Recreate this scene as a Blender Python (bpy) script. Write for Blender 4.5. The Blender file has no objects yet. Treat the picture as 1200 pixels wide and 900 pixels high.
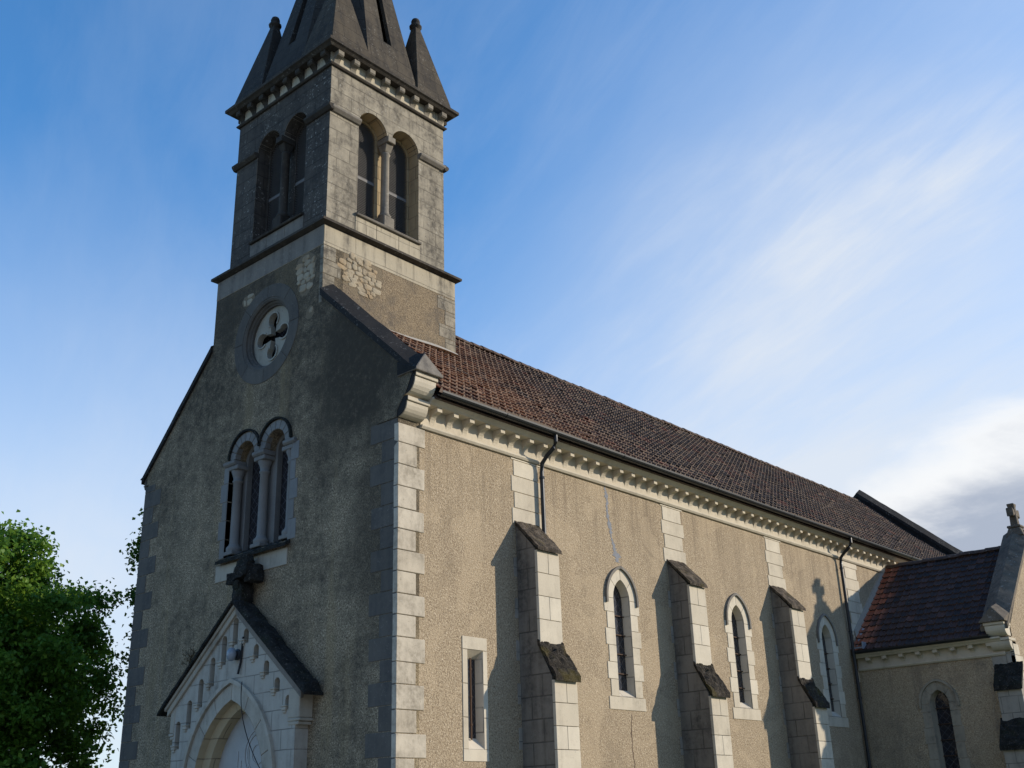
import bpy, bmesh, math, random
import numpy as np
from mathutils import Vector, Matrix, noise, geometry
rad = math.radians
PI = math.pi
random.seed(7)
S = bpy.context.scene
COL = S.collection

# ------------------------------------------------------------------ camera, sky, sun, exposure
CAM = (14.439, -13.146, 1.6)
YAW, PITCH, ROLL, FPX = 0.7207, 0.3786, -0.0324, 1277.6
def cam_axes():
    cy, sy, cp, sp = math.cos(YAW), math.sin(YAW), math.cos(PITCH), math.sin(PITCH)
    f = Vector((-sy*cp, cy*cp, sp)); r = Vector((cy, sy, 0)); u = r.cross(f)
    cr, sr = math.cos(ROLL), math.sin(ROLL)
    return cr*r + sr*u, -sr*r + cr*u, f
r_, u_, f_ = cam_axes()
cd = bpy.data.cameras.new("camera")
cd.sensor_width = 36; cd.sensor_fit = 'HORIZONTAL'; cd.lens = FPX/1200*36
cd.clip_end = 2000; cd.clip_start = .1
cam = bpy.data.objects.new("camera", cd); COL.objects.link(cam)
M = Matrix.Identity(4)
for i in range(3):
    M[i][0], M[i][1], M[i][2], M[i][3] = r_[i], u_[i], -f_[i], CAM[i]
cam.matrix_world = M
S.camera = cam

SUN = Vector((1.0, 1.20, 0.55)).normalized()          # towards the sun
SUN_EL = math.asin(SUN.z); SUN_AZ = math.atan2(SUN.x, SUN.y)
sd = bpy.data.lights.new("sun", 'SUN'); sd.energy = 3.35; sd.angle = rad(.8); sd.color = (1.0, .885, .73)
so = bpy.data.objects.new("sun", sd); COL.objects.link(so)
so.rotation_euler = SUN.to_track_quat('Z', 'Y').to_euler()
so.location = (30, 36, 20)
S.view_settings.view_transform = 'Standard'; S.view_settings.look = 'None'
S.view_settings.gamma = 1; S.view_settings.use_curve_mapping = False
S.view_settings.exposure = 0.6

class NT:
    """small helper for node trees"""
    def __init__(s, tree): s.t = tree; s.n = tree.nodes; s.l = tree.links
    def node(s, typ, **kw):
        nd = s.n.new(typ)
        for k, v in kw.items():
            if k.startswith('i_'):
                key = k[2:]
                key = int(key) if key.isdigit() else key.replace('_', ' ')
                s.put(nd.inputs[key], v)
            else: setattr(nd, k, v)
        return nd
    def put(s, inp, v):
        if isinstance(v, bpy.types.NodeSocket): s.l.new(v, inp)
        elif hasattr(inp.default_value, '__len__') and not isinstance(v, (int, float)) and len(v) == 3 and len(inp.default_value) == 4:
            inp.default_value = (*v, 1)
        else: inp.default_value = v
    def math(s, op, a, b=None, c=None, clamp=False):
        nd = s.n.new('ShaderNodeMath'); nd.operation = op; nd.use_clamp = clamp
        for i, v in enumerate((a, b, c)):
            if v is not None: s.put(nd.inputs[i], v)
        return nd.outputs[0]
    def vmath(s, op, a, b=None):
        nd = s.n.new('ShaderNodeVectorMath'); nd.operation = op
        s.put(nd.inputs[0], a)
        if b is not None: s.put(nd.inputs[1], b)
        return nd.outputs['Value'] if op in ('DOT_PRODUCT', 'LENGTH', 'DISTANCE') else nd.outputs[0]
    def ramp(s, x, lo, hi, a=0., b=1.):
        nd = s.n.new('ShaderNodeMapRange'); nd.interpolation_type = 'SMOOTHSTEP'
        for k, v in zip(range(5), (x, lo, hi, a, b)): s.put(nd.inputs[k], v)
        return nd.outputs[0]
    def mix(s, f, a, b, mode='MIX'):
        nd = s.n.new('ShaderNodeMix'); nd.data_type = 'RGBA'; nd.blend_type = mode; nd.clamp_factor = True
        s.put(nd.inputs[0], f); s.put(nd.inputs[6], a); s.put(nd.inputs[7], b)
        return nd.outputs[2]
    def noise(s, vec, scale, detail=4., rough=.55, dist=0.):
        nd = s.node('ShaderNodeTexNoise', i_Scale=scale, i_Detail=detail, i_Roughness=rough, i_Distortion=dist)
        s.l.new(vec, nd.inputs['Vector']); return nd.outputs['Fac']
    def vor(s, vec, scale, feature='F1', out='Distance', rnd=1.):
        nd = s.node('ShaderNodeTexVoronoi', feature=feature, i_Scale=scale, i_Randomness=rnd)
        s.l.new(vec, nd.inputs['Vector']); return nd.outputs[out]
    def scale(s, vec, v): return s.vmath('MULTIPLY', vec, v)

W = bpy.data.worlds.new("World"); S.world = W; W.use_nodes = True
def build_world():
    t = NT(W.node_tree); t.n.clear()
    sky = t.node('ShaderNodeTexSky', sky_type='NISHITA', sun_disc=False)
    sky.sun_elevation = SUN_EL; sky.sun_rotation = SUN_AZ
    sky.air_density = 1.0; sky.dust_density = .2; sky.ozone_density = 4.0; sky.altitude = 100
    d = t.vmath('NORMALIZE', t.node('ShaderNodeTexCoord').outputs['Generated'])
    sep = t.node('ShaderNodeSeparateXYZ'); t.l.new(d, sep.inputs[0])
    z = sep.outputs[2]
    # clouds live on a flat layer overhead: direction / height
    zz = t.math('ADD', t.math('MAXIMUM', z, 0.), .12)
    cmb = t.node('ShaderNodeCombineXYZ', i_0=t.math('DIVIDE', sep.outputs[0], zz), i_1=t.math('DIVIDE', sep.outputs[1], zz), i_2=0.)
    p = cmb.outputs[0]
    rot = t.node('ShaderNodeVectorRotate', rotation_type='Z_AXIS'); t.l.new(p, rot.inputs['Vector']); rot.inputs['Angle'].default_value = rad(24)
    st = t.scale(rot.outputs[0], (.55, 1.5, 1.))
    ci = t.noise(st, 1.5, 7., .55, .35)
    big = t.noise(p, .62, 3., .5, .2)
    fine = t.noise(t.scale(rot.outputs[0], (.8, 3.6, 1.)), 4.2, 8., .66, .5)
    def blob(v, k, a):            # soft patch of cloud round a compass direction
        c = t.vmath('DOT_PRODUCT', d, Vector(v).normalized())
        return t.ramp(c, math.cos(rad(k)), math.cos(rad(k*.12)), 0., a)
    # thin high cloud: thicker towards the sun's side and the horizon
    side = t.vmath('DOT_PRODUCT', d, Vector((.62, .78, 0.)).normalized())
    veil = t.math('ADD', t.ramp(side, -.5, .9, 0., .16), t.math('ADD', t.ramp(z, .56, .20, 0., .34), t.ramp(z, .36, .16, 0., .30)))
    veil = t.math('ADD', veil, t.math('ADD', blob((-.24, .93, .28), 32, .38), blob((-.88, .40, .14), 26, .22)))
    veil = t.math('ADD', veil, blob((-.45, .80, .36), 20, .06))
    soft = t.ramp(t.math('ADD', t.math('MULTIPLY', ci, .78), t.math('MULTIPLY', fine, .27)), .36, .78, 0., 1.)
    wis = t.math('MULTIPLY', t.math('SUBTRACT', soft, .38), t.math('MULTIPLY', t.ramp(big, .30, .60, .12, .30), t.ramp(side, -.35, .45, .35, 1.)))
    streak = t.math('ADD', blob((-.30, .815, .487), 7.5, .14), blob((-.225, .835, .512), 5.5, .18))
    streak = t.math('ADD', streak, blob((-.40, .78, .445), 9, .14))
    amt = t.math('ADD', t.math('ADD', veil, wis), t.math('MULTIPLY', streak, t.math('ADD', .15, t.math('MULTIPLY', soft, 1.5))), clamp=True)
    # bright low bank of cloud on the right with a grey belly
    edge = t.noise(t.scale(p, (.5, .5, 1.)), 3.4, 7., .6, .3)
    wob = t.math('MULTIPLY', t.math('SUBTRACT', edge, .5), .11)
    az = t.math('ARCTAN2', sep.outputs[0], sep.outputs[1])             # 0 along +y, negative to the left
    top = t.math('ADD', t.ramp(az, -.53, -.27, .195, .308), wob)
    bank = t.math('MULTIPLY', t.ramp(t.math('SUBTRACT', top, z), -.018, .022), t.ramp(az, -.56, -.43))
    belly = t.ramp(t.math('ADD', t.math('SUBTRACT', top, z), t.math('MULTIPLY', wob, .5)), .012, .075)
    blue = t.mix(1., sky.outputs[0], (.60, 1.0, 1.17), 'MULTIPLY')
    c = t.mix(t.math('MULTIPLY', amt, .95, clamp=True), blue, (3.35, 3.6, 3.95))
    bcol = t.mix(belly, (4.2, 4.25, 4.3), (1.75, 2.0, 2.5))
    c = t.mix(t.math('MULTIPLY', bank, .93), c, bcol)
    bg = t.node('ShaderNodeBackground', i_Strength=.15); t.l.new(c, bg.inputs['Color'])
    out = t.node('ShaderNodeOutputWorld'); t.l.new(bg.outputs[0], out.inputs['Surface'])
build_world()

# ------------------------------------------------------------------ materials
def new_mat(name):
    m = bpy.data.materials.new(name); m.use_nodes = True
    t = NT(m.node_tree); t.n.clear()
    b = t.node('ShaderNodeBsdfPrincipled', i_Roughness=.9)
    b.inputs['Specular IOR Level'].default_value = .25
    o = t.node('ShaderNodeOutputMaterial'); t.l.new(b.outputs[0], o.inputs['Surface'])
    pos = t.node('ShaderNodeNewGeometry').outputs['Position']
    return m, t, b, pos
def bump(t, b, h, dist=.02, strength=1.):
    nd = t.node('ShaderNodeBump', i_Strength=strength, i_Distance=dist); t.l.new(h, nd.inputs['Height'])
    t.l.new(nd.outputs[0], b.inputs['Normal'])
def sepxyz(t, v):
    s = t.node('ShaderNodeSeparateXYZ'); t.l.new(v, s.inputs[0]); return s.outputs
def sphere_mask(t, pos, c, radii, nz, amp=.35, soft=.12):
    q = t.vmath('DIVIDE', t.vmath('SUBTRACT', pos, c), radii)
    dd = t.math('ADD', t.vmath('LENGTH', q), t.math('MULTIPLY', t.math('SUBTRACT', nz, .5), amp*2))
    return t.ramp(dd, 1., 1.-soft)

def mat_render(name, base, dark, light, dirt_col, dirt_lo, dirt_hi, streak_col=None, streak=.5, patches=(), soot=(), runoff=None, dripw=.16, top_dirt=None, lichen=0., grain=27.):
    m, t, b, pos = new_mat(name)
    g1 = t.noise(pos, grain, 3., .75)
    g2 = t.vor(pos, grain*1.9)
    g = t.math('ADD', t.math('MULTIPLY', g1, .8), t.math('MULTIPLY', g2, .35))
    c = t.mix(t.ramp(g, .42, .62), dark, base)
    c = t.mix(t.ramp(g, .62, .86), c, light)
    big = t.noise(pos, .55, 6., .62, .3)
    c = t.mix(t.ramp(t.noise(pos, 1.7, 5., .65), .45, .75, 0., .28), c, tuple(x*.72 for x in base))
    drip = t.noise(t.scale(pos, (2.6, 2.6, .22)), 1., 6., .6, .2)
    mot_ = t.noise(pos, 3.4, 6., .7, .2)
    dm = t.math('ADD', t.math('MULTIPLY', big, .42), t.math('ADD', t.math('MULTIPLY', drip, dripw), t.math('MULTIPLY', mot_, .58-dripw)))
    z = sepxyz(t, pos)[2]
    if top_dirt:
        dm = t.math('ADD', dm, t.ramp(z, top_dirt[0], top_dirt[1], 0., top_dirt[2]))
    dmask = t.ramp(dm, dirt_lo, dirt_hi)
    speck = t.ramp(t.noise(pos, 6.5, 6., .72), .34, .62, .55, 1.)
    c = t.mix(t.math('MULTIPLY', dmask, speck), c, dirt_col)
    if streak_col:
        s2 = t.noise(t.scale(pos, (1.15, 1.15, .10)), 1.3, 5., .62, .3)
        c = t.mix(t.math('MULTIPLY', t.ramp(s2, .52, .70), t.math('MULTIPLY', t.ramp(g1, .35, .6, .4, 1.), streak)), c, streak_col)
    if lichen:
        l = t.ramp(t.noise(pos, 13., 5., .75), .60, .70)
        l = t.math('MULTIPLY', l, t.ramp(t.noise(pos, 1.1, 3.), .42, .62))
        c = t.mix(t.math('MULTIPLY', l, lichen), c, (.34, .34, .32))
    if runoff:
        rs = t.noise(t.scale(pos, (5.5, 5.5, .30)), 1., 6., .65, .15)
        rk = t.math('MULTIPLY', t.ramp(rs, .46, .68), t.ramp(t.math('ADD', z, t.math('MULTIPLY', t.math('SUBTRACT', big, .5), 3.)), runoff[0], runoff[1]))
        c = t.mix(t.math('MULTIPLY', rk, runoff[2]), c, dirt_col)
        rp = t.ramp(t.noise(pos, .8, 3., .5, .6), .555, .575)
        c = t.mix(t.math('MULTIPLY', rp, .30), c, tuple(v*1.25 for v in base))
    for (pc, pr, am) in soot:
        k = sphere_mask(t, pos, pc, pr, t.noise(pos, .9, 6., .65), .8, .75)
        k = t.math('MULTIPLY', k, t.ramp(t.noise(pos, 7.5, 6., .75), .32, .55, .6, 1.))
        c = t.mix(t.math('MULTIPLY', k, am), c, dirt_col)
    h = g
    nz = t.noise(pos, 3.2, 4., .6)
    for (pc, pr) in patches:
        k = sphere_mask(t, pos, pc, pr, nz, .5, .05)
        st = t.mix(t.noise(pos, 14., 5., .7), (.13, .105, .07), (.25, .20, .135))
        rim = t.math('MULTIPLY', t.ramp(k, 0., .25), t.ramp(k, 1., .75))
        c = t.mix(rim, c, (.05, .042, .034))  # broken plaster edge, with the shadow it casts painted in as a dark rim
        c = t.mix(k, c, st)
    t.l.new(c, b.inputs['Base Color']); b.inputs['Roughness'].default_value = .95
    bump(t, b, h, .022, .9)
    return m

def mat_stone(name, base, dirt, lo=.45, hi=.75, blocks=None, var=.25, drip=.5, spots=.3, lichen=0., rough=.9, sc=1.0, warm=None):
    """limestone; blocks=(width, height, mortar) draws coursed ashlar joints on the vertical faces"""
    m, t, b, pos = new_mat(name)
    nrm = t.node('ShaderNodeNewGeometry').outputs['Normal']
    x, y, z = sepxyz(t, pos)[0:3]
    c = t.mix(t.noise(pos, 3.0*sc, 5., .6), tuple(v*.80 for v in base), tuple(v*1.14 for v in base))
    isl = t.node('ShaderNodeNewGeometry').outputs['Random Per Island']
    c = t.mix(t.ramp(isl, .35, 1., 0., .34), c, tuple(v*q for v, q in zip(base, (.70, .66, .60))))
    c = t.mix(t.ramp(isl, .3, 0., 0., .25), c, tuple(min(.8, v*1.15) for v in base))
    if warm: c = t.mix(t.ramp(t.noise(pos, 1.3, 3.), .45, .68, 0., .7), c, warm)
    h = t.math('MULTIPLY', t.noise(pos, 26., 5., .7), .35)
    jm = None
    if blocks:
        nx = t.math('ABSOLUTE', sepxyz(t, nrm)[0])
        sel = t.math('GREATER_THAN', nx, .6)
        u = t.math('ADD', t.math('MULTIPLY', y, sel), t.math('MULTIPLY', x, t.math('SUBTRACT', 1., sel)))
        vec = t.node('ShaderNodeCombineXYZ', i_0=u, i_1=z, i_2=0.).outputs[0]
        wob = t.node('ShaderNodeTexNoise', i_Scale=1.4, i_Detail=2.); t.l.new(pos, wob.inputs['Vector'])
        vec = t.vmath('ADD', vec, t.scale(t.vmath('SUBTRACT', wob.outputs['Color'], (.5, .5, .5)), (.035, .03, 0.)))
        br = t.node('ShaderNodeTexBrick', i_Scale=1., i_Mortar_Size=blocks[2], i_Mortar_Smooth=.15, i_Bias=0., i_Brick_Width=blocks[0], i_Row_Height=blocks[1])
        br.offset = .5; br.squash = 1.0
        br.inputs['Color1'].default_value = (0, 0, 0, 1); br.inputs['Color2'].default_value = (1, 1, 1, 1); br.inputs['Mortar'].default_value = (.5, .5, .5, 1)
        t.l.new(vec, br.inputs['Vector'])
        c = t.mix(t.math('MULTIPLY', br.outputs['Color'], var), c, tuple(v*.55 for v in base))
        jm = br.outputs['Fac']
    big = t.noise(pos, .9*sc, 6., .65, .3)
    dr = t.noise(t.scale(pos, (4., 4., .35)), 1., 5., .62, .2)
    dm = t.math('ADD', t.math('MULTIPLY', big, 1.-drip), t.math('MULTIPLY', dr, drip))
    mot = t.ramp(t.noise(pos, 8., 6., .72), .33, .64, .35, 1.)
    c = t.mix(t.math('MULTIPLY', t.ramp(dm, lo, hi), mot), c, dirt)
    if spots: c = t.mix(t.math('MULTIPLY', t.ramp(t.noise(pos, 17., 4., .75), .58, .72), spots), c, tuple(v*.6 for v in dirt))
    if lichen:
        l = t.math('MULTIPLY', t.ramp(t.noise(pos, 15., 5., .75), .57, .66), t.ramp(t.noise(pos, 1.6, 4.), .40, .62))
        c = t.mix(t.math('MULTIPLY', l, lichen), c, (.45, .44, .39))
    if jm is not None:
        c = t.mix(t.math('MULTIPLY', jm, t.ramp(t.noise(pos, 2.1, 3.), .3, .6, .25, .8)), c, tuple(v*.32 for v in base))
        h = t.math('SUBTRACT', h, t.math('MULTIPLY', jm, .7))
    t.l.new(c, b.inputs['Base Color']); b.inputs['Roughness'].default_value = rough
    bump(t, b, h, .012, .9)
    return m

def mat_moss(name, stone, moss, green, lo=.35, hi=.6):
    m, t, b, pos = new_mat(name)
    n = t.noise(pos, 5.5, 6., .7)
    c = t.mix(t.ramp(n, lo, hi), stone, moss)
    c = t.mix(t.math('MULTIPLY', t.ramp(t.noise(pos, 2.6, 4.), .5, .68), .6), c, green)
    c = t.mix(t.math('MULTIPLY', t.ramp(t.noise(pos, 24., 4., .75), .56, .68), .5), c, (.22, .20, .17))
    t.l.new(c, b.inputs['Base Color']); b.inputs['Roughness'].default_value = 1.
    bump(t, b, t.math('ADD', t.noise(pos, 18., 6., .75), n), .05, 1.)
    return m

def mat_tile(name, pal, orange=0., red_x=None, odd=.75):
    m, t, b, pos = new_mat(name)
    uv = t.node('ShaderNodeUVMap').outputs[0]
    fl = t.vmath('FLOOR', uv)
    wn = t.node('ShaderNodeTexWhiteNoise', noise_dimensions='2D'); t.l.new(fl, wn.inputs['Vector'])
    r = sepxyz(t, wn.outputs['Color'])
    c = t.mix(r[0], pal[0], pal[1])
    c = t.mix(t.ramp(r[1], .62, .95), c, pal[2])
    c = t.mix(t.math('MULTIPLY', t.ramp(r[2], .90, .97), odd), c, (.30, .10, .06))
    if orange:
        o = t.math('MULTIPLY', t.ramp(sepxyz(t, pos)[1], 10., 1.5), t.ramp(t.noise(pos, 1.1, 5., .65), .30, .50))
        o = t.math('MULTIPLY', o, t.ramp(t.noise(pos, 11., 5., .7), .34, .58))
        c = t.mix(t.math('MULTIPLY', o, orange), c, (.40, .15, .05))
    if red_x is not None:
        k = t.ramp(t.math('ADD', sepxyz(t, pos)[0], t.math('MULTIPLY', t.math('SUBTRACT', r[1], .5), .5)), red_x+.25, red_x-.1)
        c = t.mix(k, c, t.mix(r[0], (.26, .075, .035), (.34, .12, .06)))
    lich = t.math('MULTIPLY', t.ramp(t.noise(pos, 22., 5., .75), .55, .70), t.ramp(t.noise(pos, 1.4, 4.), .40, .65))
    c = t.mix(t.math('MULTIPLY', lich, .55), c, (.26, .22, .17))
    c = t.mix(t.ramp(t.noise(pos, 6., 5., .7), .52, .8, 0., .75), c, (.028, .022, .02))
    t.l.new(c, b.inputs['Base Color']); b.inputs['Roughness'].default_value = .82
    b.inputs['Specular IOR Level'].default_value = .3
    bump(t, b, t.noise(pos, 30., 4., .7), .012, .7)
    return m

def mat_plain(name, col, rough=.6, metal=0., var=.25, sc=6., spec=.3):
    m, t, b, pos = new_mat(name)
    c = t.mix(t.noise(pos, sc, 5., .65), tuple(v*(1-var) for v in col), tuple(v*(1+var) for v in col))
    t.l.new(c, b.inputs['Base Color']); b.inputs['Roughness'].default_value = rough; b.inputs['Metallic'].default_value = metal
    b.inputs['Specular IOR Level'].default_value = spec
    return m
def mat_leaded():
    m, t, b, pos = new_mat("leaded_glass")
    x, y, z = sepxyz(t, pos)[0:3]
    u = t.math('ADD', x, y)
    a = t.math('ABSOLUTE', t.math('SUBTRACT', t.math('FRACT', t.math('MULTIPLY', t.math('ADD', u, z), 4.5)), .5))
    c_ = t.math('ABSOLUTE', t.math('SUBTRACT', t.math('FRACT', t.math('MULTIPLY', t.math('SUBTRACT', u, z), 4.5)), .5))
    k = t.math('MAXIMUM', t.ramp(a, .44, .47), t.ramp(c_, .44, .47))
    c = t.mix(t.noise(pos, 7., 3.), (.012, .012, .015), (.035, .035, .04))
    c = t.mix(k, c, (.065, .065, .07))
    t.l.new(c, b.inputs['Base Color']); b.inputs['Roughness'].default_value = .10
    b.inputs['Specular IOR Level'].default_value = .5
    bump(t, b, t.noise(pos, 9., 2.), .01, .5)
    return m
def mat_leaf(name, a, c2, yellow):
    m, t, b, pos = new_mat(name)
    rnd = t.node('ShaderNodeUVMap').outputs[0]
    r = sepxyz(t, rnd)
    c = t.mix(r[0], a, c2)
    c = t.mix(t.ramp(r[1], .7, 1., 0., .6), c, yellow)
    t.l.new(c, b.inputs['Base Color']); b.inputs['Roughness'].default_value = .5
    tr = t.node('ShaderNodeBsdfTranslucent'); t.l.new(t.mix(.5, c, yellow), tr.inputs['Color'])
    mx = t.node('ShaderNodeMixShader', i_0=.42); t.l.new(b.outputs[0], mx.inputs[1]); t.l.new(tr.outputs[0], mx.inputs[2])
    o = [n for n in t.n if n.type == 'OUTPUT_MATERIAL'][0]
    t.l.new(mx.outputs[0], o.inputs['Surface'])
    return m

MAT = {}
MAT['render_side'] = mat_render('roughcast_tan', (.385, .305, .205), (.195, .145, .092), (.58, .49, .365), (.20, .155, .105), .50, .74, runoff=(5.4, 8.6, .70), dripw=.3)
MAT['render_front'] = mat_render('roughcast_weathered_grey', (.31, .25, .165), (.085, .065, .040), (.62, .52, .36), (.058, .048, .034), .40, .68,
    streak_col=(.29, .215, .105), streak=.45, top_dirt=(7.4, 11.5, .10), lichen=.75, soot=(((-1.0, 0, 10.2), (3.0, 2, 2.8), 1.), ((-.5, 0, 6.6), (1.3, 2, 3.2), .75), ((-6.2, 0, 13.0), (1.2, 2, 1.6), .7), ((-4.3, 0, 13.0), (3.0, 2, 1.7), .55)),
    patches=(((-3.05, 0, 12.95), (.36, .5, .55)), ((-5.2, 0, 13.0), (.26, .5, .15)), ((-2.85, 0, 11.9), (.14, .5, .16))))
MAT['render_tower'] = mat_render('roughcast_tower', (.25, .195, .125), (.12, .09, .06), (.37, .30, .21), (.10, .087, .072), .42, .66,
    streak_col=(.12, .11, .095), streak=.6, patches=(((-2.47, 1.06, 13.08), (.5, .70, .60)),))
MAT['render_chapel'] = mat_render('roughcast_chapel', (.43, .335, .22), (.23, .17, .105), (.58, .48, .34), (.17, .14, .105), .47, .74, streak_col=(.13, .11, .09), streak=.55)
MAT['lime'] = mat_stone('limestone_clean', (.59, .53, .42), (.29, .25, .19), .46, .76, spots=.32, drip=.4)
MAT['quoin'] = mat_stone('limestone_quoin', (.55, .49, .39), (.22, .19, .145), .36, .64, spots=.5, drip=.3, lichen=.3)
MAT['lime_blocks'] = mat_stone('limestone_coursed', (.58, .52, .42), (.30, .26, .2), .55, .85, blocks=(.66, .44, .013), var=.12, spots=.25)
MAT['butt'] = mat_stone('limestone_buttress', (.56, .50, .41), (.10, .088, .074), .60, .86, blocks=(.64, .415, .013), var=.14, spots=.3, drip=.3)
MAT['butt_side'] = mat_stone('limestone_buttress_side', (.26, .23, .19), (.075, .066, .056), .38, .66, blocks=(.56, .415, .013), var=.3, spots=.4)  # buttress body, darker than its facing stones
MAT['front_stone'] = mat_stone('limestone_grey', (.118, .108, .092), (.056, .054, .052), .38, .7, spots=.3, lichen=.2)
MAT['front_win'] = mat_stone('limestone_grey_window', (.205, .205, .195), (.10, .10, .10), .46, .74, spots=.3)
MAT['portal_plain'] = mat_stone('limestone_portal_plain', (.42, .39, .32), (.15, .135, .11), .42, .74, spots=.2)
MAT['portal'] = mat_stone('limestone_portal', (.42, .395, .335), (.15, .135, .11), .42, .74, blocks=(.62, .36, .009), var=.12, spots=.2)
MAT['portal_warm'] = mat_stone('limestone_portal_warm', (.47, .39, .25), (.26, .22, .15), .52, .8, blocks=(3., .36, .010), var=.1, spots=.15)
MAT['tracery'] = mat_stone('tracery_stone', (.36, .345, .29), (.12, .115, .10), .46, .72, spots=.3, lichen=.3)
MAT['tymp'] = mat_stone('tympanum_plaster', (.42, .42, .40), (.25, .25, .24), .5, .8, spots=.12)
MAT['tower'] = mat_stone('tower_ashlar', (.36, .32, .245), (.080, .071, .058), .36, .62, blocks=(.80, .37, .013), var=.32, spots=.7, lichen=.65, drip=.45, sc=2.4)
MAT['tower_shaded'] = mat_stone('tower_ashlar_shaded', (.098, .085, .070), (.040, .036, .032), .36, .62, blocks=(.80, .37, .012), var=.35, spots=.5, lichen=.75, sc=2.4)  # darker copy of tower_ashlar: shade of the unlit faces put into the colour
MAT['tower_light'] = mat_stone('tower_ashlar_washed', (.46, .41, .31), (.14, .125, .10), .46, .66, blocks=(.9, .5, .010), var=.15, spots=.35, drip=.7)
MAT['rubble'] = mat_stone('rubble_stone', (.36, .31, .225), (.16, .135, .10), .42, .70, spots=.4, warm=(.36, .24, .12))
MAT['reveal'] = mat_stone('reveal_limestone', (.42, .33, .20), (.17, .14, .1), .50, .75, blocks=(.5, .36, .012), var=.2, spots=.3)
MAT['chapel_jamb'] = mat_stone('chapel_jamb_stone', (.37, .32, .24), (.12, .105, .085), .38, .66, spots=.3)
MAT['column'] = mat_stone('column_stone', (.27, .245, .20), (.09, .082, .075), .42, .68, spots=.4, lichen=.4)
MAT['window_stone'] = mat_stone('window_limestone_weathered', (.37, .34, .29), (.16, .145, .125), .42, .70, blocks=(.45, .42, .010), var=.15, spots=.2)
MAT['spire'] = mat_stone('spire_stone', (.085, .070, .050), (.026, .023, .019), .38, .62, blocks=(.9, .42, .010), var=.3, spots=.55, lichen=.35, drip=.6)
MAT['spire_dark'] = mat_stone('spire_stone_shaded', (.050, .045, .038), (.024, .022, .020), .38, .66, blocks=(.9, .42, .010), var=.3, spots=.4, lichen=.3)  # darker copy of spire_stone, shade of the unlit faces painted into it
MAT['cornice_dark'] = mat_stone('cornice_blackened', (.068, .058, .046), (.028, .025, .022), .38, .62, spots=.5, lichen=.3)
MAT['coping'] = mat_stone('coping_blackened', (.026, .024, .022), (.012, .012, .012), .38, .66, spots=.3, lichen=.45)
MAT['coping_light'] = mat_stone('coping_weathered', (.23, .21, .18), (.07, .065, .06), .42, .7, spots=.45, lichen=.3)
MAT['coping_mid'] = mat_stone('coping_brown', (.165, .135, .10), (.05, .044, .036), .38, .66, spots=.6, lichen=.6)
MAT['moss'] = mat_moss('mossy_stone', (.15, .12, .09), (.045, .036, .026), (.085, .068, .02))
MAT['moss_heavy'] = mat_moss('heavy_moss', (.085, .07, .052), (.030, .025, .019), (.085, .068, .016), .30, .52)
MAT['moss_black'] = mat_moss('black_moss', (.035, .034, .03), (.014, .014, .012), (.022, .026, .014))
MAT['tile'] = mat_tile('clay_tiles', ((.045, .034, .028), (.090, .060, .045), (.125, .095, .075)), orange=.9)
MAT['tile_edge_dark'] = mat_stone('tile_dark_edge', (.10, .065, .052), (.05, .035, .03), .42, .66, spots=.4)
MAT['tile_edge'] = mat_stone('tile_pale_edge', (.40, .31, .25), (.16, .11, .09), .46, .74, spots=.4)  # front lips of the nave tiles, paler than their tops
MAT['tile_chapel'] = mat_tile('clay_tiles_chapel', ((.030, .022, .021), (.055, .032, .028), (.075, .042, .035)), red_x=.36, odd=.12)
MAT['ridge'] = mat_stone('ridge_tile', (.10, .065, .05), (.035, .03, .027), .42, .66, spots=.4, lichen=.5)
MAT['zinc'] = mat_plain('dark_zinc', (.038, .041, .045), .40, .5, .3)
MAT['zinc_light'] = mat_plain('zinc_sheet', (.30, .32, .36), .5, .3, .3)
MAT['mortar'] = mat_plain('mortar_white', (.34, .315, .27), .95, 0, .25, 9.)
MAT['crack'] = mat_plain('grey_filler', (.21, .22, .24), .95, 0, .35, 14.)
MAT['glass'] = mat_leaded()
MAT['iron'] = mat_plain('rusty_iron', (.07, .04, .025), .8, .2, .4, 20.)
MAT['louvre'] = mat_plain('louvre_slate', (.15, .145, .14), .7, 0, .35, 9.)
MAT['wood'] = mat_plain('door_wood', (.09, .06, .04), .7, 0, .3, 7.)
MAT['black'] = mat_plain('matt_black', (.012, .012, .013), .6)
MAT['lampglass'] = mat_plain('milky_glass', (.22, .26, .30), .25, 0, .1, 5., .5)
MAT['leaf'] = mat_leaf('lime_leaves', (.055, .135, .014), (.12, .25, .032), (.22, .34, .04))
MAT['leaf2'] = mat_leaf('dark_leaves', (.035, .085, .011), (.08, .16, .022), (.14, .21, .03))
MAT['bark'] = mat_plain('bark', (.09, .07, .05), .95, 0, .4, 12.)
MAT['dry'] = mat_plain('dry_stems', (.11, .09, .055), .95, 0, .4, 20.)
MAT['grass'] = mat_plain('grass', (.055, .085, .025), .95, 0, .5, 1.7)
MAT['gravel'] = mat_plain('gravel', (.30, .27, .22), .95, 0, .35, 25.)

# ------------------------------------------------------------------ mesh helpers
def F_front(y0):  return lambda u, v, w: (u, y0 + w, v)
def F_side(x0):   return lambda u, v, w: (x0 - w, u, v)
def F_left(x0):   return lambda u, v, w: (x0 + w, u, v)
def F_back(y0):   return lambda u, v, w: (u, y0 - w, v)
ID = lambda x, y, z: (x, y, z)

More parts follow.
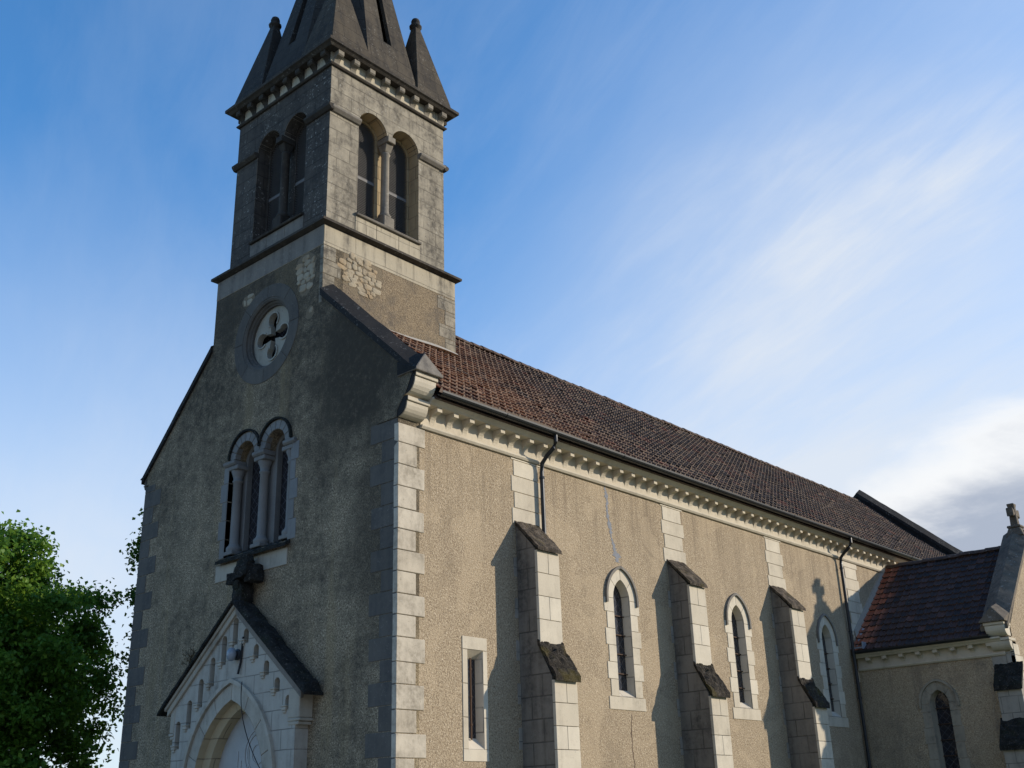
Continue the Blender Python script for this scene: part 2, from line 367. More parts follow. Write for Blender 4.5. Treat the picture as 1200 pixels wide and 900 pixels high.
class MB:
    def __init__(s, F=ID): s.v = []; s.f = []; s.F = F
    def add(s, vs, fs):
        o = len(s.v); s.v += [s.F(*p) for p in vs]; s.f += [tuple(i+o for i in q) for q in fs]; return s
    def box(s, a0, a1, b0, b1, c0, c1):
        vs = [(a, b, c) for a in (a0, a1) for b in (b0, b1) for c in (c0, c1)]
        return s.add(vs, [(0,1,3,2), (4,6,7,5), (0,4,5,1), (2,3,7,6), (0,2,6,4), (1,5,7,3)])
    def loft(s, rings, cap=True, closed=True):
        n = len(rings[0]); vs = [p for r in rings for p in r]; fs = []
        for k in range(len(rings)-1):
            for i in range(n if closed else n-1):
                j = (i+1) % n
                fs.append((k*n+i, k*n+j, (k+1)*n+j, (k+1)*n+i))
        if cap: fs += [tuple(range(n))[::-1], tuple((len(rings)-1)*n+i for i in range(n))]
        return s.add(vs, fs)
    def prism(s, poly, w0, w1):                        # polygon in (u,v), depth w
        return s.loft([[(u, v, w0) for u, v in poly], [(u, v, w1) for u, v in poly]])
    def sweep(s, prof, u0, u1):                        # profile in (w,v), along u
        return s.loft([[(u0, v, w) for w, v in prof], [(u1, v, w) for w, v in prof]])
    def plate(s, outer, holes, w0, w1):
        pts, edges, loops = [], [], []
        for lp in [outer] + holes:
            o = len(pts); pts += [Vector(p) for p in lp]; n = len(lp)
            edges += [(o+i, o+(i+1) % n) for i in range(n)]
        r = geometry.delaunay_2d_cdt(pts, edges, [], 0, 1e-6)
        V = r[0]
        def inside(p, lp):
            c = False; n = len(lp)
            for i in range(n):
                (x1, y1), (x2, y2) = lp[i], lp[(i+1) % n]
                if (y1 > p[1]) != (y2 > p[1]) and p[0] < (x2-x1)*(p[1]-y1)/(y2-y1)+x1: c = not c
            return c
        Fc = []
        for q in r[2]:
            m = (sum(V[i].x for i in q)/len(q), sum(V[i].y for i in q)/len(q))
            if inside(m, outer) and not any(inside(m, h) for h in holes): Fc.append(q)
        n = len(V)
        vs = [(p.x, p.y, w0) for p in V] + [(p.x, p.y, w1) for p in V]
        fs = [tuple(q) for q in Fc] + [tuple(i+n for i in reversed(q)) for q in Fc]
        cnt = {}
        for q in Fc:
            for i in range(len(q)):
                e = (q[i], q[(i+1) % len(q)]); cnt[frozenset(e)] = cnt.get(frozenset(e), 0) + 1
        for q in Fc:
            for i in range(len(q)):
                a, b = q[i], q[(i+1) % len(q)]
                if cnt[frozenset((a, b))] == 1: fs.append((b, a, a+n, b+n))
        return s.add(vs, fs)
    def tube(s, path, r, n=8, cap=True):
        rings = []
        P = [Vector(p) for p in path]; rr = [float(q) for q in r] if hasattr(r, '__len__') else [r]*len(P)
        ref = Vector((0.31, .17, .93))
        for i, p in enumerate(P):
            d = (P[min(i+1, len(P)-1)] - P[max(i-1, 0)]).normalized()
            a = d.cross(ref)
            if a.length < .05: a = d.cross(Vector((1, 0, 0)))
            a.normalize(); b = d.cross(a)
            rings.append([tuple(p + rr[i]*(math.cos(2*PI*k/n)*a + math.sin(2*PI*k/n)*b)) for k in range(n)])
        return s.loft(rings, cap)
    def lathe(s, c, prof, n=16):                       # prof: (r, z) in world frame
        rings = [[(c[0]+r*math.cos(2*PI*k/n), c[1]+r*math.sin(2*PI*k/n), c[2]+z) for k in range(n)] for r, z in prof]
        return s.loft(rings, True)
    def build(s, name, mat, parent=None, bevel=0., smooth=False, jitter=0.):
        me = bpy.data.meshes.new(name)
        me.from_pydata(s.v, [], s.f)
        bm = bmesh.new(); bm.from_mesh(me)
        bmesh.ops.recalc_face_normals(bm, faces=bm.faces)
        if jitter:
            for v in bm.verts:
                v.co += noise.noise_vector(v.co*3.1)*jitter
        bm.to_mesh(me); bm.free()
        for m in (mat if isinstance(mat, (list, tuple)) else [mat]): me.materials.append(m)
        o = bpy.data.objects.new(name, me); COL.objects.link(o)
        if parent: o.parent = parent
        if smooth:
            me.polygons.foreach_set('use_smooth', [True]*len(me.polygons))
        if bevel:
            md = o.modifiers.new('bevel', 'BEVEL'); md.width = bevel; md.segments = 1; md.limit_method = 'ANGLE'; md.angle_limit = rad(40)
        return o

def tag(o, label=None, cat=None, group=None, kind=None):
    if label: o['label'] = label
    if cat: o['category'] = cat
    if group: o['group'] = group
    if kind: o['kind'] = kind
    return o
def empty(name, loc, label=None, cat=None, group=None):
    o = bpy.data.objects.new(name, None); COL.objects.link(o); o.location = loc; o.empty_display_size = .3
    return tag(o, label, cat, group)
def arc(cx, cz, r, a0, a1, n):
    return [(cx + r*math.cos(rad(a0+(a1-a0)*i/n)), cz + r*math.sin(rad(a0+(a1-a0)*i/n))) for i in range(n+1)]
def pointed(cu, spring, hw, rise, off=0., n=7):
    """points of a two-centred arch from the right springing over the apex to the left one, offset outwards"""
    R = (hw*hw + rise*rise)/(2*hw); c = R - hw
    a = math.acos(min(1., c/(R+off))) if c > 0 else PI/2
    right = [(cu - c + (R+off)*math.cos(a*i/n), spring + (R+off)*math.sin(a*i/n)) for i in range(n+1)]
    left = [(2*cu - u, v) for u, v in reversed(right[:-1])]
    return right + left
def arch_poly(cu, base, spring, hw, rise, off=0., n=7):
    return [(cu-hw-off, base), (cu+hw+off, base)] + pointed(cu, spring, hw, rise, off, n)
def voussoirs(mb, inner, outer, w0, w1, per=2, gap=.006):
    """ring of wedge blocks between two arch lines with equal point counts"""
    n = len(inner)-1
    for k in range(0, n, per):
        e = min(k+per, n)
        I, O = inner[k:e+1], outer[k:e+1]
        def shrink(L):
            L = [Vector(p) for p in L]
            d0 = (L[1]-L[0]).normalized()*gap; d1 = (L[-1]-L[-2]).normalized()*gap
            L[0] += d0; L[-1] -= d1
            return [tuple(p) for p in L]
        I, O = shrink(I), shrink(O)
        mb.prism(I + O[::-1], w0, w1)
def ring_strip(mb, inner, outer, w0, w1):
    for i in range(len(inner)-1):
        mb.prism([inner[i], inner[i+1], outer[i+1], outer[i]], w0, w1)
def solid_strip(mb, inner, outer, w0, w1):
    mb.prism(list(inner) + list(outer)[::-1], w0, w1)

# ------------------------------------------------------------------ ground
g = MB().add([(-900, -900, 0), (900, -900, 0), (900, 900, 0), (-900, 900, 0)], [(0, 1, 2, 3)]).build('ground', MAT['grass']); tag(g, kind='structure')
g = MB().add([(-30, -60, .004), (60, -60, .004), (60, -.4, .004), (-30, -.4, .004)], [(0, 1, 2, 3)]).build('forecourt', MAT['gravel']); tag(g, kind='structure')

# ------------------------------------------------------------------ church: main walls
church = empty('church', (-4.5, 15, 0), 'old village church with roughcast walls, a square bell tower and a long brown tiled roof', 'church')
church_off = Vector((-4.5, 15, 0))
class _P: pass
def part(mb, name, mat, parent=None, **k):
    o = mb.build(name, mat, None, **k)
    p = parent or church
    o.parent = p
    o.matrix_parent_inverse = Matrix.Translation(-Vector(p.matrix_world_t)) if hasattr(p, 'matrix_world_t') else (Matrix.Translation(-church_off) if p is church else Matrix.Identity(4))
    return o

XC = -4.42
SR, SL = .925, 1.03
def rake_r(x): return 12.30 - SR*(x + 2.47)
def rake_l(x): return 12.22 + SL*(x + 6.53)
RISE_P, SPR_P, HW_P = 1.62, 2.30, 1.15
twin = [(-5.5, 6.95), (-3.28, 6.95), (-3.28, 9.05)] + arc(-3.85, 9.1, .36, 0, 180, 12) + arc(-4.93, 9.1, .36, 0, 180, 12) + [(-5.5, 9.05)]
twin[3:3] = [(-3.49, 9.05)]
outline = [(-9, -.3), (0, -.3), (0, rake_r(0)), (-2.47, 12.30), (-2.47, 13.42), (-6.53, 13.42), (-6.53, 12.22), (-9, rake_l(-9))]
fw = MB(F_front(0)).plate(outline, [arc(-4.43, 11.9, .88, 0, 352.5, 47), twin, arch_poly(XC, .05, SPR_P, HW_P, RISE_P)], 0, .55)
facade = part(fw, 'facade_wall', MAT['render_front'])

LAN_Y = (6.75, 11.72, 16.6)
LHW, LSP, LRISE, LBASE = .30, 6.06, .45, 3.95
holes = [arch_poly(y, LBASE-.1, LSP, LHW, LRISE, .08) for y in LAN_Y]
holes.append([(1.72, 2.70), (2.24, 2.70), (2.24, 4.62), (1.72, 4.62)])
sw = MB(F_side(0)).plate([(.55, -.3), (30.6, -.3), (30.6, 9.1), (.55, 9.1)], holes, 0, .6)
part(sw, 'nave_wall', MAT['render_side'])
MBx = MB().box(-9, -8.4, .55, 30.6, -.3, 9.1)
part(MBx, 'rear_wall', MAT['render_side'])
MBx = MB(F_front(30.6)).prism([(-9, -.3), (0, -.3), (0, 9.98), (-4.5, 13.97), (-9, 9.98)], 0, .6)
part(MBx, 'choir_gable', MAT['coping'])

# ---- quoins: real blocks a few mm proud of the roughcast
def quoin_stack(mb, edge, sgn, z0, z1, long, short, h, w0, w1, start=0, gap=.006, jig=.0):
    z, k = z0, start
    rnd = random.Random(int(abs(edge)*100)+k)
    while z < z1-.05:
        e = min(z + h*rnd.uniform(.93, 1.07), z1)
        L = (long if k % 2 else short)*rnd.uniform(.95, 1.05)
        a, b = (edge, edge+sgn*L)
        mb.box(min(a, b), max(a, b), z+gap, e-gap, w0, w1)
        z = e; k += 1
q = MB(F_side(0)); quoin_stack(q, -.014, 1, -.25, 8.62, .71, .47, .405, -.018, .1)
part(q, 'corner_quoins', MAT['quoin'], bevel=.009, jitter=.007)
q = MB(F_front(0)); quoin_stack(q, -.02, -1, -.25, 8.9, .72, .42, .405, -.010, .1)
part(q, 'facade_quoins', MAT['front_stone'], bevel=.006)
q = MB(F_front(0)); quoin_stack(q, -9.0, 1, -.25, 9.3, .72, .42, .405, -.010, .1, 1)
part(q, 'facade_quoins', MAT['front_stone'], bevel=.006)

# ---- kneelers and copings of a gable: F maps (u across gable, v up, w into the wall)
def coping(mb, u0, v0, u1, v1, wa, wb, under=.16, ridge=.22, n=26, amp=.02):
    rings = []
    for i in range(n+1):
        f = i/n; u = u0+(u1-u0)*f; v = v0+(v1-v0)*f
        dj = noise.noise(Vector((u*1.7, v*1.7, wa)))*amp
        dk = noise.noise(Vector((u*2.3+9, v*2.3, wa)))*amp
        rings.append([(u, v-under, wa), (u, v-under, wb), (u, v+dj, wb), (u, v+ridge+dk, (wa+wb)/2), (u, v+dj, wa)])
    mb.loft(rings)
cp = MB(F_front(0)); coping(cp, -2.47+.005, rake_r(-2.47)+.02, .44, rake_r(.44)+.02, -.06, .64)
part(cp, 'gable_coping', MAT['coping'], facade)
cp = MB(F_front(0)); coping(cp, -6.535, rake_l(-6.53)+.02, -9.14, rake_l(-9.14)+.02, -.06, .64)
part(cp, 'gable_coping', MAT['coping'], facade)
cp = MB(F_front(30.6)); coping(cp, -4.5, 14.10, .9, 14.10-5.4*.885, -.06, .66); part(cp, 'gable_coping', MAT['coping'])
cp = MB(F_front(30.6)); coping(cp, -4.502, 14.10, -9.4, 14.10-4.9*.885, -.06, .66)
part(cp, 'gable_coping', MAT['coping'])

def kneeler(F, parent, u_sgn, u_edge, v0, w0, w1, mats, scale=1., front=None):
    """two stacked quarter-round corbels and a gabled end stone, growing outwards from the wall's corner"""
    s = scale
    def U(d): return u_edge + u_sgn*d*s
    def V(d): return v0 + d*s
    k = MB(F); fk = MB(F) if front else None
    for (b, d0, d1, t) in ((0., 0., .24, .36), (.40, .20, .46, .40)):
        prof = [(U(d0-.3), V(b)), (U(d0), V(b))]
        prof += [(U(d0+(d1-d0)*math.sin(rad(a))), V(b+(t-.1)*(1-math.cos(rad(a))))) for a in range(15, 91, 15)]
        prof += [(U(d1), V(b+t-.09)), (U(d0-.3), V(b+t-.09))]
        k.prism(prof, w0, w1)
        if fk: fk.prism(prof, w0-.022, w0-.013)
        k.prism([(U(d0-.3), V(b+t-.085)), (U(d1+.035), V(b+t-.085)), (U(d1+.035), V(b+t)), (U(d0-.3), V(b+t))], w0-.012, w1+.02)
        if fk: fk.prism([(U(d0-.3), V(b+t-.086)), (U(d1+.036), V(b+t-.086)), (U(d1+.036), V(b+t)), (U(d0-.3), V(b+t))], w0-.0225, w0-.0125)
    o = part(k, 'kneeler', mats[0], parent, bevel=.008)
    if fk: part(fk, 'kneeler_face', front, o)  # dark sheet over the pale kneeler front, shade put into its colour
    m = (w0+w1)/2
    e = MB(F)                                          # gabled end stone closing the coping
    a0 = .02
    e.add([(U(a0), V(.80), w0-.07), (U(a0), V(.80), w1+.10), (U(.56), V(.80), w1+.10), (U(.56), V(.80), w0-.07),
           (U(a0), V(1.08), w0-.07), (U(a0), V(1.08), w1+.10), (U(.56), V(.84), w1+.10), (U(.56), V(.84), w0-.07),
           (U(a0-.12), V(1.42), m), (U(.44), V(1.26), m)],
          [(0,1,2,3), (3,2,6,7), (0,3,7,4), (2,1,5,6), (7,6,9), (4,7,9,8), (6,5,8,9), (0,4,8,5,1)])
    es = part(e, 'end_stone', [mats[1], MAT['coping']], o, bevel=.01)
    if front:
        for pl in es.data.polygons: pl.material_index = 1 if pl.normal.y < -.3 else 0  # front faces take the black coping: their shade is painted in
    return o
kneeler(F_front(0), facade, 1, 0., 8.73, .0, .56, (MAT['lime'], MAT['coping_light']), front=MAT['coping'])
fl_ = MB(F_front(0)).prism([(-.60, 8.72), (-.02, 8.72), (.0, 8.86), (.17, 9.10), (.22, 9.14), (.40, 9.50), (.44, 9.66), (-.60, 10.50)], -.030, -.0235)
part(fl_, 'kneeler_face', MAT['render_front'], facade)  # thin dark sheet that paints the kneeler front as shaded
kneeler(F_front(0), facade, -1, -9., 9.22, .0, .56, (MAT['front_stone'], MAT['coping']), .36)

# ---- nave cornice with its corbels, gutter, downpipes
def cornice(F, u0, u1, zb, mat, parent, step, first, dep=.25, h=.46, name='cornice'):
    c = MB(F)
    c.sweep([(.05, zb-.07), (-.045, zb-.07), (-.075, zb-.03), (-.075, zb), (.05, zb)], u0, u1)
    c.box(u0, u1, zb+.001, zb+h-.10, -.02, .05)
    c.sweep([(.05, zb+h-.10), (-dep-.02, zb+h-.10), (-dep-.06, zb+h-.06), (-dep-.12, zb+h-.02), (-dep-.12, zb+h+.02), (.05, zb+h+.02)], u0, u1)
    o = part(c, name, mat, parent)
    u = first; n = 0
    while u < u1-.1 and n < 90:
        b = MB(F)
        zt = zb+h-.103
        prof = [(-.018, zb+.03)]
        for a in range(0, 91, 15):
            prof.append((-.02-(dep-.06)*(1-math.cos(rad(a))), zb+.05+(h-.25)*math.sin(rad(a))))
        prof += [(-dep, zt-.085), (-dep, zt), (-.018, zt)]
        half0 = .065
        b.sweep(prof, u-half0, u+half0)
        part(b, 'corbel', mat, o, bevel=.006)
        u += step; n += 1
    # cavetto between the corbels, which gives the scalloped look
    return o
cornice(F_side(0), .56, 27.5, 8.70, MAT['lime'], None, .455, .86)
gut = MB(F_side(0))
def gutter_prof(r, c0, z0, th=.012, n=9):
    out = [(c0 + r*math.cos(rad(a)), z0 + r*math.sin(rad(a))) for a in np.linspace(180, 360, n)]
    inn = [(c0 + (r-th)*math.cos(rad(a)), z0 + (r-th)*math.sin(rad(a))) for a in np.linspace(360, 180, n)]
    return out + inn
gut.sweep(gutter_prof(.09, -.50, 9.27), .62, 30.5)
for yy in np.arange(2.5, 30, 4.0): gut.sweep(gutter_prof(.098, -.50, 9.27), yy-.03, yy+.03)
part(gut, 'gutter', MAT['zinc'])
def downpipe(y, zbot):
    p = [(.50, y+.0, 9.20), (.50, y, 9.05), (.44, y, 8.93), (.25, y-.02, 8.78), (.12, y-.03, 8.64), (.10, y-.03, 8.45), (.10, y-.03, zbot)]
    mb = MB().tube(p, .048, 10)
    for zz in np.arange(8.3, zbot, -1.9): mb.lathe((.10, y-.03, zz), [(.06, 0), (.06, .05)], 10)
    o = part(mb, 'downpipe', MAT['zinc'], smooth=False)
    return o
downpipe(4.08, .1); downpipe(18.06, .1)

# ---- pilaster strips above the buttresses
for i, y0 in enumerate((3.24, 8.68, 13.66, 18.42)):
    s = MB(F_side(0)); z = 7.2 if i < 3 else 5.0; k = 0
    while z < 8.60:
        e = min(z+.345, 8.625)
        d = .075 if k % 2 == 0 else 0.
        s.box(y0-d, y0+.78+d*1.3, z+.006, e-.006, -.014, .1); z = e; k += 1
    part(s, 'pilaster_strip', MAT['lime'], bevel=.005)

# ---- buttresses: one built, then copied
def rough_slab(mb, F, u0, u1, pts, th, nu=9, nv=10, amp=.035, seed=0.):
    """weathered sloping slab: pts = upper and lower edge as (w, v)"""
    (wa, va), (wb, vb) = pts
    def top(i, j):
        f, g2 = i/nu, j/nv
        u = u0+(u1-u0)*f; w = wa+(wb-wa)*g2; v = va+(vb-va)*g2
        edge = 1. if 0 < i < nu and 0 < j < nv else .5
        nn = noise.noise(Vector((u*6+seed, w*6, v*6)))*amp*edge + noise.noise(Vector((u*17+seed, w*17, v*17)))*amp*.6*edge
        return (u + (noise.noise(Vector((v*9, seed, w*9)))*.012 if i in (0, nu) else 0), v+th*.5+nn, w-nn*.5)
    vs = [top(i, j) for i in range(nu+1) for j in range(nv+1)]
    n = len(vs)
    vs += [(u0+(u1-u0)*i/nu, va+(vb-va)*j/nv-th*.5, wa+(wb-wa)*j/nv) for i in range(nu+1) for j in range(nv+1)]
    I = lambda i, j: i*(nv+1)+j
    fs = []
    for i in range(nu):
        for j in range(nv):
            fs += [(I(i,j), I(i+1,j), I(i+1,j+1), I(i,j+1)), (n+I(i,j), n+I(i,j+1), n+I(i+1,j+1), n+I(i+1,j))]
    for i in range(nu):
        fs += [(I(i,0), n+I(i,0), n+I(i+1,0), I(i+1,0)), (I(i,nv), I(i+1,nv), n+I(i+1,nv), n+I(i,nv))]
    for j in range(nv):
        fs += [(I(0,j), I(0,j+1), n+I(0,j+1), n+I(0,j)), (I(nu,j), n+I(nu,j), n+I(nu,j+1), I(nu,j+1))]
    mb.add(vs, fs)

B_D1, B_D2, B_W = .55, .86, .68
def buttress():
    b = MB(F_side(0)); ya, yb = 3.26, 3.26+B_W
    fr = .015                                              # the clean facing stones end just behind the front edge
    b.prism([(0, 0), (0, 0)], 0, 0) if False else None
    side = MB(lambda u, v, w: (-u, w, v))                 # u = -x
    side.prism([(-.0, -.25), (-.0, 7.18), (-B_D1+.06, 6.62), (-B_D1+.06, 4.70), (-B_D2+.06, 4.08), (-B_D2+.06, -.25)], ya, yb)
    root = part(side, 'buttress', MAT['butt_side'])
    f = MB(F_side(0))                                      # facing blocks
    def face(d, z0, z1):
        nonlocal f
        h = (z1-z0)/round((z1-z0)/.413); k = 0; z = z1
        while z > z0+.05:
            if k % 2: f.box(ya-.004, yb+.004, z-h+.005, z-.005, -d, -d+.065)
            else:
                m = (ya+yb)/2 + random.uniform(-.02, .03)
                f.box(ya-.004, m-.004, z-h+.005, z-.005, -d, -d+.065); f.box(m+.004, yb+.004, z-h+.005, z-.005, -d, -d+.065)
            z -= h; k += 1
    face(B_D1, 4.74, 6.58); part(f, 'facing_stones', MAT['lime'], root, bevel=.005)
    f = MB(F_side(0)); face(B_D2, -.2, 4.02)
    part(f, 'facing_stones', MAT['lime'], root, bevel=.005)
    t = MB(F_side(0)); z = 4.2; k = 0                      # toothing stones let into the wall on the side that faces us
    z = -.1
    while z < 6.9:
        if k % 2: t.box(ya-.10, ya-.002, z+.006, z+.40, -.012, .08)
        t.box(yb+.002, yb+.105, z+.006, z+.40, -.012, .08) if k % 2 else None
        z += .413; k += 1
    tag(part(t, 'toothing', MAT['window_stone'], root, bevel=.005), kind='stuff')
    c = MB(F_side(0)); rough_slab(c, None, ya-.035, yb+.035, ((.0, 7.25), (-B_D1-.06, 6.60)), .075, amp=.03, seed=1.)
    part(c, 'buttress_cap', MAT['moss'], root)
    c = MB(F_side(0)); rough_slab(c, None, ya-.035, yb+.035, ((-B_D1+.05, 4.76), (-B_D2-.07, 4.05)), .11, 12, 14, amp=.075, seed=4.)
    part(c, 'buttress_cap', MAT['moss_heavy'], root)
    return root
B0 = buttress()
kids = list(B0.children)
for dy in (8.74-3.26, 13.64-3.26):
    r = B0.copy(); COL.objects.link(r); r.location.y += dy
    for ch in kids:
        c = ch.copy(); COL.objects.link(c); c.parent = r

# ---- lancet windows of the nave
def lancet(F, uc, mats, base=LBASE, spring=LSP, hw=LHW, rise=LRISE, jw=(.27, .35), depth=.17, parent=None, hood=True, inner=.262, name='lancet_window', bh=.36, sill_h=.27, proud=.014):
    m = MB(F)
    # dressed jambs
    z = base-sill_h
    m.box(uc-hw-.36, uc+hw+.36, z, base-.004, -proud, .1)
    z = base; k = 0
    while z < spring-.02:
        e = min(z+bh, spring)
        L = jw[k % 2]
        for sg in (-1, 1):
            a, b = uc+sg*hw, uc+sg*(hw+L)
            m.box(min(a, b), max(a, b), z+.004, e-.004, -proud, .1)
        z = e; k += 1
    I, O = pointed(uc, spring, hw, rise, 0., 8), pointed(uc, spring, hw, rise, .24, 8)
    voussoirs(m, I, O, -proud, .1, 4, .004)
    o = part(m, name, mats[0], parent, bevel=.004)
    # splayed reveal: outer opening lofted to a narrower inner one
    A = arch_poly(uc, base, spring, hw, rise, 0., 8)
    B = arch_poly(uc, base+.16, spring, inner, rise*.86, 0., 8)
    rv = MB(F); rv.loft([[(u, v, -proud+.004) for u, v in A], [(u, v, depth) for u, v in B], [(u, v, depth+.03) for u, v in B]], cap=False)
    part(rv, 'reveal', mats[1], o)
    gl = MB(F); gl.prism(arch_poly(uc, base+.12, spring, inner+.02, rise*.9, .0, 8), depth+.012, depth+.045)
    part(gl, 'glass', MAT['glass'], o)
    zz = base+.5
    while zz < spring:
        br = MB(F).box(uc-inner-.03, uc+inner+.03, zz, zz+.022, depth-.03, depth-.008); zz += .42
        part(br, 'saddle_bar', MAT['iron'], o)
    if hood:
        h = MB(F)
        i2, o2 = pointed(uc, spring+.13, hw, rise, .235, 10), pointed(uc, spring+.13, hw, rise, .295, 10)
        i2 = [(i2[0][0], spring+.02)] + i2 + [(i2[-1][0], spring+.02)]; o2 = [(o2[0][0], spring+.02)] + o2 + [(o2[-1][0], spring+.02)]
        i2 = [(u, v-.13) for u, v in i2]; o2 = [(u, v-.13) for u, v in o2]
        ring_strip(h, i2, o2, -.06, .03)
        part(h, 'hood_mould', mats[2], o)
    return o
for y in LAN_Y: lancet(F_side(0), y, (MAT['lime'], MAT['lime_blocks'], MAT['coping_light']))

# slit window
s = MB(F_side(0))
for (a, b, c, d) in ((1.64, 1.775, 2.78, 4.55), (2.19, 2.31, 2.78, 4.55)):
    for z0, z1 in ((c, c+.55), (c+.556, c+1.15), (c+1.156, d)): s.box(a, b, z0, z1-.003, -.014, .1)
s.box(1.64, 2.31, 4.556, 4.79, -.014, .1); s.box(1.64, 2.31, 2.57, 2.776, -.014, .1)
slit = part(s, 'slit_window', MAT['lime'], bevel=.005)
s = MB(F_side(0)); A = [(1.775, 2.78), (2.19, 2.78), (2.19, 4.55), (1.775, 4.55)]; B = [(1.85, 2.98), (2.15, 2.98), (2.15, 4.40), (1.85, 4.40)]
s.loft([[(u, v, -.01) for u, v in A], [(u, v, .16) for u, v in B], [(u, v, .20) for u, v in B]], cap=False)
part(s, 'reveal', MAT['lime_blocks'], slit)
s = MB(F_side(0)).box(1.83, 2.17, 2.95, 4.43, .165, .185); part(s, 'glass', MAT['glass'], slit)
s = MB(F_side(0)); s.box(1.965, 1.99, 2.95, 4.42, .10, .122)
for zz in (3.2, 3.7, 4.2): s.box(1.955, 2.0, zz, zz+.03, .09, .13)
part(s, 'iron_bar', MAT['iron'], slit)

# grey filled crack from the cornice to the first lancet
cr = MB(F_side(0))
pts = [(6.40, 8.62, .045), (6.47, 8.30, .055), (6.43, 8.02, .035), (6.50, 7.72, .065), (6.53, 7.48, .045), (6.62, 7.20, .06), (6.70, 7.05, .13), (6.72, 6.90, .11)]
def jag(pts, n, amp):
    out = []
    for (a, b) in zip(pts[:-1], pts[1:]):
        for i in range(n):
            f = i/n; q = [a[k]+(b[k]-a[k])*f for k in range(3)]
            out.append((q[0]+random.uniform(-amp, amp), q[1], max(.008, q[2]*random.uniform(.35, 1.35))))
    return out + [pts[-1]]
J = jag(pts, 9, .022)
cr.loft([[(u-w, v, -.004), (u+w, v, -.004), (u+w, v, .02), (u-w, v, .02)] for u, v, w in J])
J = jag([(6.86, 3.6, .010), (6.80, 3.1, .013), (6.84, 2.6, .012), (6.78, 1.8, .01)], 5, .02)
part(cr, 'filled_crack', MAT['crack'])
cr = MB(F_side(0)); cr.loft([[(u-w, v, -.003), (u+w, v, -.003), (u+w, v, .02), (u-w, v, .02)] for u, v, w in J]); part(cr, 'wall_crack', MAT['iron'])

# ------------------------------------------------------------------ roofs
def tile_roof(name, mat, P0, U, V, length, slope_len, tw, th, parent=None, seed=1):
    rng = random.Random(seed)
    U, V = Vector(U).normalized(), Vector(V).normalized(); N = U.cross(V).normalized()
    if N.z < 0: N = -N
    P0 = Vector(P0)
    prof = [(0., .036), (.12, .050), (.26, .012), (.48, .004), (.58, .024), (.68, .008), (.90, .006), (1.0, .022)]
    nc, nr = int(length/tw), int(slope_len/th)
    vs, fs, uvs, mi = [], [], [], []
    for r in range(nr+1):
        for c in range(nc):
            dz = rng.uniform(-.004, .006); tl = rng.uniform(-.006, .006); sl = rng.uniform(-.006, .006)
            if rng.random() < .03: dz += .016; sl += rng.uniform(-.02, .02)
            o = len(vs)
            x0 = c*tw; y0 = r*th + sl
            y1 = min(y0 + th*1.12, slope_len + .02)
            sag = noise.noise(Vector((x0*.22, y0*.3, seed)))*.06 + noise.noise(Vector((x0*.9, y0*.8, seed+5)))*.012
            for (fy, lift, under) in ((y0, .045, True), (y0, .045, False), (y1, .0, False)):
                for (px, ph) in prof:
                    z = dz + lift + ph + tl*(px-.5) + sag
                    if under: z = dz + sag - .012
                    p = P0 + U*(x0 + px*tw*.985) + V*fy + N*z
                    vs.append(tuple(p))
            k = len(prof)
            for row in range(2):
                for i in range(k-1):
                    fs.append((o+row*k+i, o+row*k+i+1, o+(row+1)*k+i+1, o+(row+1)*k+i))
                    uvs += [(c+.5, r+.5)]*4; mi.append(1 if row == 0 else 0)
    me = bpy.data.meshes.new(name); me.from_pydata(vs, [], fs)
    ul = me.uv_layers.new(name='UVMap'); ul.data.foreach_set('uv', [q for p in uvs for q in p])
    me.materials.append(mat); me.materials.append(MAT['tile_edge' if name == 'nave_roof' else 'tile_edge_dark']); me.polygons.foreach_set('material_index', mi)
    o = bpy.data.objects.new(name, me); COL.objects.link(o); o.parent = parent or church
    o.matrix_parent_inverse = Matrix.Translation(-church_off)
    return o
def ridge_tiles(mb, a, b, r, step, seed):
    rng = random.Random(seed)
    a, b = Vector(a), Vector(b); L = (b-a).length; d = (b-a).normalized(); s = d.cross(Vector((0, 0, 1))).normalized()
    t = 0.
    while t < L-.05:
        e = min(t+step*1.06, L); dz = rng.uniform(-.012, .012)
        rings = []
        for q, rr in ((t, r*1.08), (e, r*.96)):
            c = a + d*q + Vector((0, 0, dz))
            rings.append([tuple(c + s*rr*math.cos(rad(k)) + Vector((0, 0, rr*.85*math.sin(rad(k))-.03))) for k in range(0, 181, 20)])
        mb.loft(rings, cap=True, closed=True); t += step
RZ = 13.66; ex, ez = .50, 9.27
Lr = math.hypot(ex+4.5, RZ-ez)
nave_roof = tile_roof('nave_roof', MAT['tile'], (ex, .60, ez), (0, 1, 0), (-(ex+4.5), 0, RZ-ez), 30.05, Lr, .205, .272, seed=3)
tl = MB().add([(-9.5, .6, ez), (-4.5, .6, RZ), (-4.5, 30.6, RZ), (-9.5, 30.6, ez)], [(0, 1, 2, 3)])
tl.loft([[(-9.45, y, ez-.12), (ex-.06, y, ez-.12), (-4.5, y, RZ-.10)] for y in (.6, 30.58)])
part(tl, 'roof_deck', MAT['ridge'], nave_roof)
rt = MB(); ridge_tiles(rt, (-4.5, 3.9, RZ+.02), (-4.5, 30.6, RZ+.02), .15, .40, 5)
part(rt, 'ridge_tiles', MAT['ridge'], nave_roof)

